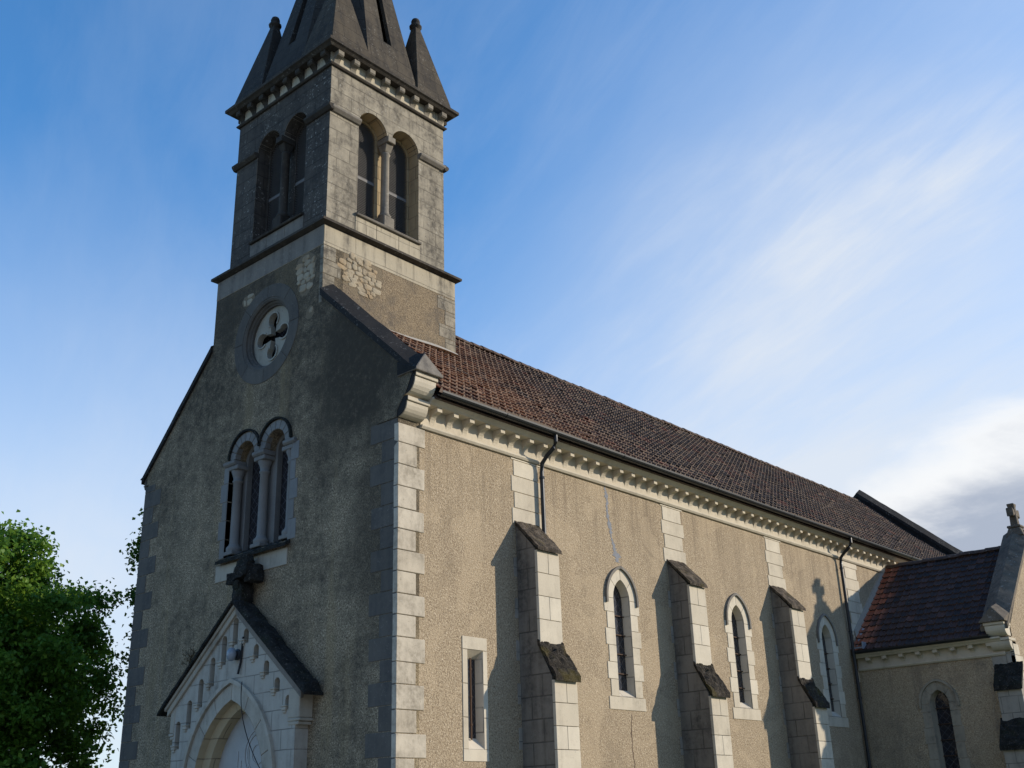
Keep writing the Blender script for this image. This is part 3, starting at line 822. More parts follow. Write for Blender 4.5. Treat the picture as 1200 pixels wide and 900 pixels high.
# ------------------------------------------------------------------ tower
TX0, TX1, TY1 = -6.53, -2.47, 4.08
tb = MB().box(TX0, TX1, .56, TY1, 8.0, 13.42)
tower = part(tb, 'tower', MAT['render_tower'])
tb = MB().box(TX0-.006, TX1+.006, -.006, TY1+.006, 13.425, 13.92)
ab = part(tb, 'ashlar_band', [MAT['tower_light'], MAT['coping_light']], tower, bevel=.006)
for pl in ab.data.polygons: pl.material_index = 1 if pl.normal.y < -.7 else 0  # front face darker than the sides: its shade is put into the colour
q = MB(F_side(TX1)); quoin_stack(q, TY1+.006, -1, 11.2, 13.42, .58, .36, .36, -.008, .1); part(q, 'quoins', MAT['tower'], tower, bevel=.006)
q = MB(F_side(TX1)); quoin_stack(q, -.004, 1, 12.0, 13.42, .50, .34, .36, -.008, .1, 1)
part(q, 'quoins', MAT['tower'], tower, bevel=.006)
fl = MB(F_side(TX1)); fl.loft([[(y, 11.93+.10*math.sin(y*2.1)*.3, -.10), (y, 11.93+.10*math.sin(y*2.1)*.3, .02), (y, 12.015+.10*math.sin(y*2.1+.4)*.4, .02), (y, 12.01+.10*math.sin(y*2.1+.4)*.4, -.02)] for y in np.linspace(.62, 4.1, 18)])
part(fl, 'mortar_flashing', MAT['mortar'], tower)

def rubble(F, c, radii, parent, seed):
    rng = random.Random(seed); mb = MB(F)
    v = c[1]-radii[1]; row = 0
    while v < c[1]+radii[1]:
        dv = rng.uniform(.085, .165); u = c[0]-radii[0]-rng.uniform(0, .2)
        while u < c[0]+radii[0]:
            w = rng.uniform(.10, .30); uc, vc = u+w/2, v+dv/2+rng.uniform(-.03, .03)
            q = ((uc-c[0])/radii[0])**2 + ((vc-c[1])/radii[1])**2
            if q < .95 + .35*(noise.noise(Vector((uc*2.5, vc*2.5, seed)))):
                rings = []; n = 11; ph = rng.uniform(0, 6); tilt = rng.uniform(-.4, .4); hh = rng.uniform(.006, .022)
                for (sc_k, hgt) in ((1., .012), (.93, -hh*.55), (.70, -hh), (.30, -hh*1.12)):
                    rg = []
                    for k in range(n):
                        a = 2*PI*k/n
                        rr = 1 + .42*noise.noise(Vector((math.cos(a)*1.3+ph, math.sin(a)*1.3, seed)))
                        x = math.copysign(abs(math.cos(a))**.75, math.cos(a))*w*.50*rr*sc_k; y = math.copysign(abs(math.sin(a))**.75, math.sin(a))*dv*.54*rr*sc_k
                        rg.append((uc+x*math.cos(tilt*.5)-y*math.sin(tilt), vc+y*math.cos(tilt*.5)+x*math.sin(tilt)*.5, hgt + .006*noise.noise(Vector((x*30, y*30, ph)))))
                    rings.append(rg)
                mb.loft(rings)
            u += w+.004
        v += dv; row += 1
    return part(mb, 'exposed_rubble', MAT['rubble'], parent)
rubble(F_side(TX1), (1.06, 13.05), (.62, .52), tower, 3)
rubble(F_front(0), (-3.05, 12.95), (.33, .50), facade, 5)
rubble(F_front(0), (-5.2, 13.0), (.22, .12), facade, 6)
rubble(F_front(0), (-2.85, 11.9), (.13, .15), facade, 8)

def around(x0, x1, y0, y1, prof):
    """profile (outwards, z) run round a rectangle with mitred corners"""
    mb = MB(); rings = []
    for (cx, cy, sx, sy) in ((x0, y0, -1, -1), (x1, y0, 1, -1), (x1, y1, 1, 1), (x0, y1, -1, 1), (x0, y0, -1, -1)):
        rings.append([(cx+sx*o, cy+sy*o, z) for o, z in prof])
    return mb.loft(rings, cap=False)
BX0, BX1, BY0, BY1 = -6.35, -2.65, .18, 3.90
sc_ = around(BX0, BX1, BY0, BY1, [(-.2, 13.93), (.20, 13.93), (.31, 13.97), (.31, 14.03), (.05, 14.17), (-.2, 14.17)])
part(sc_, 'string_course', MAT['cornice_dark'], tower)

cx_, cy_ = (BX0+BX1)/2, (BY0+BY1)/2
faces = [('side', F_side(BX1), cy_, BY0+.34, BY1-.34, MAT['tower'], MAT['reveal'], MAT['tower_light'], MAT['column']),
         ('front', F_front(BY0), cx_, BX0, BX1, MAT['tower_shaded'], MAT['tower_shaded'], MAT['coping_light'], MAT['cornice_dark']),  # front and left stones picked darker, with their shade in the colour
         ('left', F_left(BX0), cy_, BY0+.34, BY1-.34, MAT['tower_shaded'], MAT['tower_shaded'], MAT['tower_light'], MAT['column']),
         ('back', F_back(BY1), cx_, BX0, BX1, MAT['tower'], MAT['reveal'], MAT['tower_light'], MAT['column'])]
ZS, ZB = 17.22, 14.72                      # springing and sill of the belfry openings
for (nm, F, uc, u0, u1, mwall, mrev, mapron, mcol) in faces:
    op = [(uc-.98, ZB), (uc+.98, ZB)] + arc(uc+.53, ZS, .45, 0, 180, 12) + arc(uc-.53, ZS, .45, 0, 180, 12)
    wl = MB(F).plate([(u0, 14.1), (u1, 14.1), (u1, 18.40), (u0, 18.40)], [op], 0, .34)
    belf = part(wl, 'belfry_wall', [MAT['tower'], MAT['tower_shaded']], tower)
    for pl in belf.data.polygons: pl.material_index = 1 if pl.normal.y < -.7 or pl.normal.x < -.7 else 0  # faces turned from the sun get the copy with shade painted in
    for s in (-1, 1):
        e0, e1 = uc+s*.53-.44, uc+s*.53+.44
        ln = MB(F); L0 = arc(uc+s*.53, ZS, .447, 0 if s > 0 else 8, 172 if s > 0 else 180, 14)
        if s > 0: L0 = [(uc+.977, ZB+.01)] + L0
        else: L0 = L0 + [(uc-.977, ZB+.01)]
        ln.loft([[(u, v, .012) for u, v in L0], [(u, v, .338) for u, v in L0]], cap=False, closed=False)
        part(ln, 'arch_soffit', mrev, belf)
    ip = MB(F).plate([(uc-1.15, ZB-.2), (uc+1.15, ZB-.2), (uc+1.15, ZS+.62), (uc-1.15, ZS+.62)],
                     [[(uc+s*.53-.37, ZB+.02), (uc+s*.53+.37, ZB+.02)] + arc(uc+s*.53, ZS, .37, 0, 180, 12) for s in (-1, 1)], .341, .50)
    part(ip, 'belfry_reveal', mrev, tower)
    for s in (-1, 1):
        lv = MB(F)
        z = ZB+.06
        while z < ZS+.36:
            half = .36 if z < ZS-.02 else math.sqrt(max(.002, .36**2-(z-ZS)**2))
            lv.prism([(0, 0)]*3, 0, 0) if False else None
            lv.loft([[(uc+s*.53-half, z, .36), (uc+s*.53-half, z+.010, .36), (uc+s*.53-half, z+.075, .49), (uc+s*.53-half, z+.065, .49)],
                     [(uc+s*.53+half, z, .36), (uc+s*.53+half, z+.010, .36), (uc+s*.53+half, z+.075, .49), (uc+s*.53+half, z+.065, .49)]])
            z += .047
        lv.box(uc+s*.53-.36, uc+s*.53+.36, ZB+1.22, ZB+1.30, .345, .37)
        part(lv, 'louvre', MAT['louvre'], tower)
    bk = MB(F).box(uc-1.1, uc+1.1, ZB-.1, ZS+.5, .53, .55); part(bk, 'belfry_backing', MAT['black'], tower)  # black sheet painted in for the darkness behind the louvres
    # impost string, broken by the openings, and the middle colonnette
    im = MB(F); prof = [(.05, ZS-.11), (-.04, ZS-.11), (-.11, ZS-.03), (-.11, ZS+.03), (.02, ZS+.06), (.05, ZS+.06)]
    ext = .10 if nm in ('front', 'back') else .34
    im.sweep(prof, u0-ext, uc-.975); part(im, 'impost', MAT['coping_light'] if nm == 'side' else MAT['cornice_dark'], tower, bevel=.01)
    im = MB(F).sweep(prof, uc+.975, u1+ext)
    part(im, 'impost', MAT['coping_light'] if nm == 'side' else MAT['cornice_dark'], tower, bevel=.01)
    cm = MB(F); cm.box(uc-.125, uc+.125, ZS-.15, ZS+.02, -.09, .32)
    cm.loft([[(uc-.09, ZS-.36, .06), (uc+.09, ZS-.36, .06), (uc+.09, ZS-.36, .24), (uc-.09, ZS-.36, .24)], [(uc-.12, ZS-.16, -.02), (uc+.12, ZS-.16, -.02), (uc+.12, ZS-.16, .3), (uc-.12, ZS-.16, .3)]])
    cl = part(cm, 'colonnette', mcol, tower, bevel=.012)
    sh = MB(F); n = 14
    prof = [(.16, ZB+.30, 1), (.165, ZB+.36, 1), (.12, ZB+.42, 1), (.105, ZB+.5, 1), (.10, ZS-.45, 1), (.125, ZS-.41, 1), (.10, ZS-.36, 1)]
    sh.loft([[(uc+r*math.cos(2*PI*k/n), z, .15+r*math.sin(2*PI*k/n)) for k in range(n)] for r, z, _ in prof])
    part(sh, 'shaft', mcol, cl, smooth=True)
    bs = MB(F).box(uc-.17, uc+.17, ZB, ZB+.30, -.03, .32); part(bs, 'shaft_base', mcol, cl, bevel=.02)
    sl = MB(F); sl.sweep([(.3, ZB-.08), (-.07, ZB-.08), (-.09, ZB-.03), (.02, ZB+.012), (.3, ZB+.012)], uc-1.02, uc+1.02)
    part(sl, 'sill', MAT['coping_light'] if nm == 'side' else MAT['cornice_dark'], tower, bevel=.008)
    ap = MB(F)
    mapron = MAT['coping_light'] if nm == 'front' else mapron
    for (a, b) in ((-1.02, -.38), (-.372, .32), (.328, 1.02)): ap.box(uc+a, uc+b, 14.12, ZB-.085, -.014, .1)
    part(ap, 'apron', mapron, tower, bevel=.005)
    # cornice: frieze panels, corbels
    u0f, u1f = (BY0, BY1) if nm in ('side', 'left') else (BX0, BX1)
    e_ = .0 if nm in ('front', 'back') else -.05
    fz = MB(F).box(u0f-e_, u1f+e_, 18.48, 18.80, -.02, .3)
    part(fz, 'frieze', MAT['tower_light'], tower)
    for k in range(8):
        uu = u0f+.13 + k*(u1f-u0f-.26)/7
        b = MB(F)
        prof = [(-.015, 18.50)] + [(-.02-.14*(1-math.cos(rad(a))), 18.50+.15*math.sin(rad(a))) for a in range(0, 91, 18)] + [(-.19, 18.68), (-.19, 18.785), (-.015, 18.785)]
        b.sweep(prof, uu-.085, uu+.085)
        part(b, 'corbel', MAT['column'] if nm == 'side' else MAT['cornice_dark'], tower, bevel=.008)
part(around(BX0, BX1, BY0, BY1, [(-.3, 18.40), (.05, 18.40), (.075, 18.43), (.075, 18.455), (.03, 18.478), (-.3, 18.478)]), 'frieze_moulding', MAT['cornice_dark'], tower)
part(around(BX0, BX1, BY0, BY1, [(-.4, 18.79), (.20, 18.79), (.25, 18.84), (.30, 18.87), (.30, 18.95), (.10, 19.12), (-.4, 19.20)]), 'tower_cornice', MAT['cornice_dark'], tower)

# ---- spire with corner pinnacles
H_SP, ZSP, R_SP = 28.0, 19.05, 1.97
sp_root = None
ap_ = Vector((cx_, cy_, H_SP))
kt = math.tan(PI/8)
for k in range(8):
    a = k*PI/4; n = Vector((math.cos(a), math.sin(a), 0)); tv = Vector((-math.sin(a), math.cos(a), 0))
    base_c = Vector((cx_, cy_, ZSP)) + n*R_SP
    up = (ap_ - base_c); Ls = up.length; up.normalize(); nn = tv.cross(up).normalized()
    if nn.dot(n) < 0: nn = -nn
    def Fs(u, v, w, base_c=base_c, tv=tv, up=up, nn=nn): return tuple(base_c + tv*u + up*v - nn*w)
    hb = R_SP*kt
    mb = MB(Fs)
    outer = [(-hb, 0), (hb, 0), (.02, Ls*.985), (-.02, Ls*.985)]
    hole = [[(-.135, 1.15), (.135, 1.15), (.115, 3.9), (-.115, 3.9)]] if k % 2 == 0 else []
    mb.plate(outer, hole, 0, .12)
    lit = k in (0, 1, 2)  # the other faces take the copy with painted shade
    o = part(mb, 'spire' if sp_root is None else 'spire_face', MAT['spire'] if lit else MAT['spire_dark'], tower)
    if sp_root is None: sp_root = o
    if hole:
        mb = MB(Fs).box(-.2, .2, 1.0, 4.05, .30, .33); part(mb, 'spire_slot', MAT['black'], tower)  # black backing stands in for the shade inside the slot
bk = MB().loft([[(cx_+sx*1.9, cy_+sy*1.9, 19.0) for sx, sy in ((-1,-1),(1,-1),(1,1),(-1,1))], [(cx_+sx*.01, cy_+sy*.01, 26.5) for sx, sy in ((-1,-1),(1,-1),(1,1),(-1,1))]])
for (sx, sy) in ((1, -1), (1, 1), (-1, -1), (-1, 1)):
    c = Vector((cx_+sx*1.40, cy_+sy*1.40, 0)); h = .62
    pm = MB()
    ring = lambda hh, z, sh=0.: [(c.x+sx*sh+a*hh, c.y+sy*sh+b*hh, z) for a, b in ((-1,-1),(1,-1),(1,1),(-1,1))]
    pm.loft([ring(h, 19.02), ring(h-.03, 19.20), ring(.085, 21.68, -.06)])
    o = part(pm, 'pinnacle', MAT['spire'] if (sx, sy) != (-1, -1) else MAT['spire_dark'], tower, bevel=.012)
    fb = MB().lathe((c.x-sx*.06, c.y-sy*.06, 21.62), [(.09, -.04), (.10, .02), (.17, .07), (.175, .11), (.11, .15), (.12, .20), (.125, .27), (.10, .34), (.05, .38)], 12)
    part(fb, 'ball_finial', MAT['spire_dark'], o, smooth=True)

# ------------------------------------------------------------------ facade: oculus
OC = (-4.43, 11.90)
def circ(r, n=48): return arc(OC[0], OC[1], r, 0, 360-360/n, n-1)
oc = MB(F_front(0))
I, O = arc(*OC, .875, 0, 360, 48), arc(*OC, 1.19, 0, 360, 48)
voussoirs(oc, I, O, -.012, .12, 6, .004)
oculus = part(oc, 'oculus', MAT['front_stone'], facade, bevel=.005)
oc = MB(F_front(0)); prof = [(.875, .0), (.84, .0), (.80, .03), (.80, .07), (.76, .09), (.74, .13), (.72, .14), (.72, .20), (.875, .20)]
n = 48
rings = [[(OC[0]+r*math.cos(2*PI*k/n), OC[1]+r*math.sin(2*PI*k/n), w) for r, w in prof] for k in range(n)]
oc.loft(rings + [rings[0]], cap=False)
part(oc, 'oculus_moulding', MAT['front_stone'], facade)
def quatre(r=.165, d=.40):
    out = []
    for j in range(4):
        a = j*90
        c = (OC[0]+d*math.cos(rad(a)), OC[1]+d*math.sin(rad(a)))
        out += arc(c[0], c[1], r, a-138, a+138, 16)
        out.append((OC[0]+.115*math.cos(rad(a+45)), OC[1]+.115*math.sin(rad(a+45))))
    return out
oc = MB(F_front(0)).plate(circ(.735), [quatre()], .20, .32)
part(oc, 'tracery', MAT['tracery'], oculus)
oc = MB(F_front(0))
for j in range(4):
    a = j*PI/2; c = (OC[0]+.40*math.cos(a), OC[1]+.40*math.sin(a))
    lo, hi = math.degrees(a)-136, math.degrees(a)+136
    ring_strip(oc, arc(*c, .168, lo, hi, 18), arc(*c, .205, lo, hi, 18), .175, .21)
part(oc, 'foil_ring', MAT['tracery'], oculus)
oc = MB(F_front(0)).prism(circ(.76), .46, .48); part(oc, 'glass', MAT['glass'], oculus)

# ---- facade: twin round-headed window with three colonnettes
tw_ = MB(F_front(0))
LC = (-4.93, -3.85)
for c in LC:
    I, O = arc(c, 9.12, .345, 0, 180, 16), arc(c, 9.12, .538, 0, 180, 16)
    voussoirs(tw_, I, O, -.02, .12, 2, .007)
for (e, sg, st) in ((-5.5, -1, 0), (-3.28, 1, 1)):
    z, k = 6.95, st
    while z < 9.0:
        L = .26 if k % 2 else .17
        tw_.box(min(e, e+sg*L), max(e, e+sg*L), z+.004, min(z+.42, 9.02)-.004, -.012, .12); z += .42; k += 1
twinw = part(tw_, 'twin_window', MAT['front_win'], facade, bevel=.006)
hd = MB(F_front(0))
for c in LC:
    ring_strip(hd, arc(c, 9.14, .54, 0 if c > -4 else 8, 180 if c < -4.5 else 172, 18), arc(c, 9.14, .585, 0 if c > -4 else 8, 180 if c < -4.5 else 172, 18), -.065, .05)
part(hd, 'hood_mould', MAT['moss_black'], twinw)
for (a, b) in ((-5.66, -5.24), (-4.60, -4.18), (-3.52, -3.12)):
    im = MB(F_front(0)).sweep([(.26, 9.0), (-.03, 9.0), (-.07, 9.04), (-.07, 9.10), (.26, 9.10)], a, b)
    part(im, 'impost', MAT['front_win'], twinw, bevel=.008)
ip = MB(F_front(0)).plate([(-5.62, 6.85), (-3.16, 6.85), (-3.16, 9.62), (-5.62, 9.62)],
    [[(c-.27, 7.05), (c+.27, 7.05)] + arc(c, 9.1, .27, 0, 180, 12) for c in LC], .27, .40)
part(ip, 'reveal', MAT['front_win'], twinw)
for c in LC:
    gl = MB(F_front(0)).prism([(c-.3, 7.0), (c+.3, 7.0), (c+.3, 9.45), (c-.3, 9.45)], .405, .42); part(gl, 'glass', MAT['glass'], twinw)
for u in (-5.37, -4.39, -3.41):
    sh = MB(); n = 14
    sh.lathe((u, .15, 0), [(.155, 7.0), (.155, 7.09), (.165, 7.12), (.165, 7.17), (.12, 7.22), (.10, 7.27), (.096, 8.62), (.118, 8.64), (.118, 8.67), (.096, 8.69), (.115, 8.78), (.155, 8.88), (.155, 8.90)], 16)
    cl = part(sh, 'colonnette', MAT['front_win'], twinw, smooth=True)
    part(MB().box(u-.17, u+.17, -.01, .30, 7.0, 7.085), 'plinth', MAT['front_win'], cl, bevel=.012)
    cp_ = MB().box(u-.19, u+.19, -.02, .30, 8.901, 8.998)
    part(cp_, 'capital', MAT['front_win'], cl, bevel=.012)
sl = MB(F_front(0)); rough_slab(sl, None, -5.62, -3.18, ((.30, 7.08), (-.13, 6.84)), .07, 30, 6, .025, 2.)
part(sl, 'sill', MAT['moss_black'], twinw)
apn = MB(F_front(0))
for (a, b) in ((-5.74, -4.9), (-4.895, -4.2), (-4.195, -3.25)): apn.box(a, b, 6.45, 6.80, -.02, .1)
part(apn, 'apron', MAT['portal_plain'], twinw, bevel=.006)

# ------------------------------------------------------------------ facade: gabled portal
PY = -.30
PF = F_front(PY)
ax, az = -4.41, 5.74           # top of the gable face
pe = 2.03
sl_p = .82
gz = lambda u: az - sl_p*abs(u-ax)
gate_outline = [(ax-pe, -.2), (XC-HW_P-.02, -.2)] + [(u, v) for u, v in reversed(pointed(XC, SPR_P, HW_P+.02, RISE_P+.03, 0., 8))] + [(XC+HW_P+.02, -.2), (ax+pe, -.2), (ax+pe, gz(ax+pe)), (ax, az), (ax-pe, gz(ax-pe))]
nich = []
tops = [(ax-.03, 5.52, 4.98)] + [(-4.80-.366*k, 5.20-.388*k, 4.62-.38*k) for k in range(5)] + [(-4.07+.362*k, 5.26-.352*k, 4.97-.345*k) for k in range(5)]
for (u, t, b) in tops:
    nich.append([(u-.085, b), (u+.085, b)] + arc(u, t-.085, .085, 0, 180, 8))
pw = MB(PF).plate(gate_outline, nich, 0, .17)
portal = part(pw, 'portal', MAT['portal'], facade)
pw = MB(PF).plate(gate_outline, [], .171, .305); part(pw, 'portal_core', MAT['portal'], facade)
nb = MB(PF)
for (u, t, b) in tops:
    nb.box(u-.15, u-.02, b-.012, b+.05, -.045, .16); nb.box(u-.165, u-.01, b+.0501, b+.085, -.055, .16); nb.box(u-.135, u-.04, b-.06, b-.0121, -.03, .05)
tag(part(nb, 'niche_corbels', MAT['portal_plain'], portal, bevel=.01), kind='stuff')
# arch: hood, wedge stones, warm reveal, tympanum
ar = MB(PF)
I, O = pointed(XC, SPR_P, HW_P, RISE_P, 0., 8), pointed(XC, SPR_P, HW_P, RISE_P, .30, 8)
voussoirs(ar, I, O, -.02, .06, 2, .006)
arch = part(ar, 'portal_arch', MAT['portal_plain'], facade, bevel=.006)
hm = MB(PF)
i2, o2 = pointed(XC, SPR_P, HW_P, RISE_P, .305, 12), pointed(XC, SPR_P, HW_P, RISE_P, .385, 12)
ring_strip(hm, i2, o2, -.075, .02)
part(hm, 'hood_mould', MAT['portal_plain'], arch)
rv = MB(PF)
n = 8
out_ = pointed(XC, SPR_P, HW_P, RISE_P, -.001, n); inn_ = pointed(XC, SPR_P, HW_P-.16, RISE_P-.16, 0., n)
out_ = [(out_[0][0], .02)] + out_ + [(out_[-1][0], .02)]; inn_ = [(inn_[0][0], .02)] + inn_ + [(inn_[-1][0], .02)]
rv.loft([[(u, v, -.018) for u, v in out_], [(u, v, .14) for u, v in out_], [(u, v, .20) for u, v in inn_], [(u, v, .46) for u, v in inn_]], cap=False, closed=False)
part(rv, 'portal_reveal', MAT['portal_warm'], arch)
tp = MB(PF).prism(arch_poly(XC, 2.05, SPR_P, HW_P-.12, RISE_P-.12, 0., 10), .42, .50)
tym = part(tp, 'tympanum', MAT['tymp'], facade)
cv = MB(PF)
for r in (.44, .36): ring_strip(cv, arc(-4.02, 2.92, r, -60, 250, 26), arc(-4.02, 2.92, r+.025, -60, 250, 26), .405, .425)
for r in (.17,): ring_strip(cv, arc(-4.05, 2.90, r, 20, 330, 22), arc(-4.05, 2.90, r+.03, 20, 330, 22), .405, .425)
for (a, b, c, d) in ((-4.72, -4.69, 2.55, 2.98), (-4.82, -4.58, 2.53, 2.56), (-4.60, -4.575, 2.53, 2.80), (-4.36, -4.33, 2.50, 3.0), (-4.90, -3.70, 2.40, 2.425)): cv.box(a, b, c, d, .407, .425)
part(cv, 'tympanum_carving', MAT['tymp'], tym)
dr = MB(PF); dr.box(XC-HW_P+.14, XC-.004, .05, 2.05, .38, .46); dr.box(XC+.004, XC+HW_P-.14, .05, 2.05, .38, .46)
part(dr, 'portal_door', MAT['wood'], facade, bevel=.01)
# side piers' corbelled kneelers, raking moulding and mossy coping slabs
for sg in (-1, 1):
    kn = MB(PF)
    e = ax+sg*pe; kin = .22 if sg > 0 else .04
    for (d0, d1, z0, z1, wf) in ((.0, .10, 3.30, 3.36, -.01), (.0, .14, 3.365, 3.42, -.02), (.0, .12, 3.425, 3.95, -.012)):
        a, b = e+sg*d0-sg*kin, e+sg*d1
        kn.box(min(a, b), max(a, b), z0, z1, wf, .30)
    part(kn, 'portal_kneeler', MAT['portal_plain'], portal, bevel=.012)
for sg in (-1, 1):
    rk = MB(PF)
    def rake(d, lift): return (ax+sg*d, az - sl_p*d + lift)
    P = [rake(0, -.16), rake(pe+.20, -.16), rake(pe+.20, -.02), rake(0, -.02)]; rk.prism(P, -.055, .02)
    P = [rake(0, -.018), rake(pe+.24, -.018), rake(pe+.24, .06), rake(0, .06)]; rk.prism(P, -.10, .29)
    part(rk, 'raking_moulding', MAT['portal_plain'] if sg < 0 else MAT['coping_light'], portal, bevel=.01)
    cs = MB(PF)
    vs, fs = [], []
    nu, nw = 40, 12
    for i in range(nu+1):
        d = -.02*0 + (pe+.42)*i/nu
        for j in range(nw+1):
            w = -.16 + .455*j/nw
            u, v = rake(d, .10)
            bul = .10 + noise.noise(Vector((d*5, w*5, sg*3)))*.055 + noise.noise(Vector((d*14, w*14, sg*5)))*.03
            ed = min(1., min(i, nu-i, )*.35+.25) * min(1., min(j, nw-j)*.5+.2)
            vs.append((u+sg*bul*ed*.55, v+bul*ed*.8, w + noise.noise(Vector((d*8, sg, j)))*.015))
    o0 = len(vs)
    for i in range(nu+1):
        d = (pe+.42)*i/nu
        for j in range(nw+1):
            u, v = rake(d, .062); vs.append((u, v, -.16 + .455*j/nw))
    Ix = lambda i, j: i*(nw+1)+j
    for i in range(nu):
        for j in range(nw): fs += [(Ix(i,j), Ix(i+1,j), Ix(i+1,j+1), Ix(i,j+1)), (o0+Ix(i,j), o0+Ix(i,j+1), o0+Ix(i+1,j+1), o0+Ix(i+1,j))]
        fs += [(Ix(i,0), o0+Ix(i,0), o0+Ix(i+1,0), Ix(i+1,0)), (Ix(i,nw), Ix(i+1,nw), o0+Ix(i+1,nw), o0+Ix(i,nw))]
    for j in range(nw): fs += [(Ix(0,j), Ix(0,j+1), o0+Ix(0,j+1), o0+Ix(0,j)), (Ix(nu,j), o0+Ix(nu,j), o0+Ix(nu,j+1), Ix(nu,j+1))]
    cs.add(vs, fs)
    part(cs, 'portal_coping', MAT['moss_black'], portal)
# broken carved cross at the peak
fn = MB(PF)
def lump(mb, c, s, seed, rz=0., n=5):
    vs, fs = [], []
    bm = bmesh.new(); bmesh.ops.create_cube(bm, size=1.); bmesh.ops.subdivide_edges(bm, edges=bm.edges, cuts=n, use_grid_fill=True)
    ca, sa = math.cos(rz), math.sin(rz)
    for v in bm.verts:
        p = Vector(v.co)
        q = p*(1-.22*p.length_squared) + noise.noise_vector(p*3.+Vector((seed, 0, 0)))*.09
        x, y, z = q.x*s[0], q.y*s[1], q.z*s[2]
        vs.append((c[0]+ca*x-sa*z, c[1]+sa*x+ca*z, c[2]+y))
    bm.verts.index_update()
    fs = [tuple(v.index for v in f.verts) for f in bm.faces]; bm.free()
    mb.add(vs, fs)
lump(fn, (-4.40, 5.98, .08), (.36, .34, .42), 1.)
lump(fn, (-4.40, 6.18, .08), (.20, .40, .20), 2.)
lump(fn, (-4.22, 6.42, .08), (.50, .52, .28), 3., .12)
lump(fn, (-4.66, 6.33, .06), (.30, .30, .26), 4., -.1)
lump(fn, (-4.36, 6.62, .08), (.42, .22, .26), 5., .35)
lump(fn, (-4.04, 6.30, .08), (.24, .38, .24), 8., .1)
part(fn, 'carved_cross', MAT['moss_black'], portal)

# ------------------------------------------------------------------ side chapel on the right
CY = 18.40; CX = 4.50
CF = F_front(CY)
cw = MB(CF).plate([(0.012, -.3), (CX-.5, -.3), (CX-.5, 5.78), (.012, 5.78)], [arch_poly(2.24, 1.9, 4.22, .27, .36, .06)], 0, .5)
part(cw, 'chapel_wall', MAT['render_chapel'])
CA, CH = 21.6, 3.2                                      # apex y, half width of the chapel gable
GF = F_side(CX)
gw = MB(GF).prism([(CY, -.3), (CA+CH, -.3), (CA+CH, 6.0), (CA, 9.05), (CY, 6.0)], 0, .5)
cg = part(gw, 'chapel_gable', MAT['render_side'])
q = MB(CF); quoin_stack(q, CX+.01, -1, -.2, 5.40, .62, .42, .40, -.012, .1)
part(q, 'corner_quoins', MAT['window_stone'], cg, bevel=.006)
q = MB(GF); quoin_stack(q, CY-.012, 1, -.2, 5.6, .62, .42, .40, -.012, .1)
part(q, 'corner_quoins', MAT['lime'], cg, bevel=.006)
lancet(CF, 2.24, (MAT['chapel_jamb'], MAT['chapel_jamb'], MAT['chapel_jamb']), base=1.9, spring=4.22, hw=.27, rise=.36, jw=(.25, .29), depth=.20, inner=.20, name='chapel_window', bh=.42)
cornice(CF, .03, CX-.22, 5.38, MAT['lime'], None, .50, .42, dep=.20, h=.38, name='chapel_cornice')
gt = MB(CF); gt.sweep(gutter_prof(.085, -.36, 5.85), .16, 4.05)
part(gt, 'chapel_gutter', MAT['zinc'])
rz, re = 8.82, 5.84; ye = CY-.36
Lc = math.hypot(CA-ye, rz-re)
cr_ = tile_roof('chapel_roof', MAT['tile_chapel'], (.04, ye, re), (1, 0, 0), (0, CA-ye, rz-re), 4.0, Lc, .232, .305, seed=9)
ck = MB().loft([[(x, ye+.08, re-.10), (x, 2*CA-ye, re-.10), (x, CA, rz-.08)] for x in (.03, 3.96)])
part(ck, 'roof_deck', MAT['ridge'], cr_)
rt = MB(); ridge_tiles(rt, (.05, CA, rz+.01), (4.0, CA, rz+.01), .14, .40, 8); part(rt, 'ridge_tiles', MAT['ridge'], cr_)
fl = MB(F_side(0)); fl.prism([(18.50, 6.26), (21.30, 8.58), (21.05, 8.64), (18.42, 6.50)], -.06, .01)
part(fl, 'roof_flashing', MAT['mortar'], cr_)
fl = MB(); fl.box(.02, .42, 18.02, 18.30, 5.92, 5.96); fl.box(.40, .43, 18.0, 18.34, 5.90, 6.10)
part(fl, 'roof_flashing', MAT['zinc_light'], cr_)
fl = MB().loft([[(.03, 18.25, 5.95), (.16, 18.25, 5.99), (.16, 18.20, 6.0), (.03, 18.20, 5.97)], [(.03, 18.95, 6.62), (.16, 18.95, 6.58), (.16, 18.9, 6.6), (.03, 18.9, 6.64)]])
part(fl, 'roof_flashing', MAT['zinc_light'], cr_)
cp = MB(GF)
sc2 = .88
coping(cp, CA, 9.22, CY-.35, 9.22-sc2*(CA-CY+.35), -.08, .66, under=.14, ridge=.20); part(cp, 'gable_coping', MAT['coping_mid'], cg); cp = MB(GF)
coping(cp, CA+.002, 9.22, CA+CH+.35, 9.22-sc2*(CH+.35), -.08, .66, under=.14, ridge=.20)
part(cp, 'gable_coping', MAT['coping_mid'], cg)
kneeler(GF, cg, -1, CY, 5.42, .0, .52, (MAT['lime'], MAT['coping_mid']), .92, front=None)
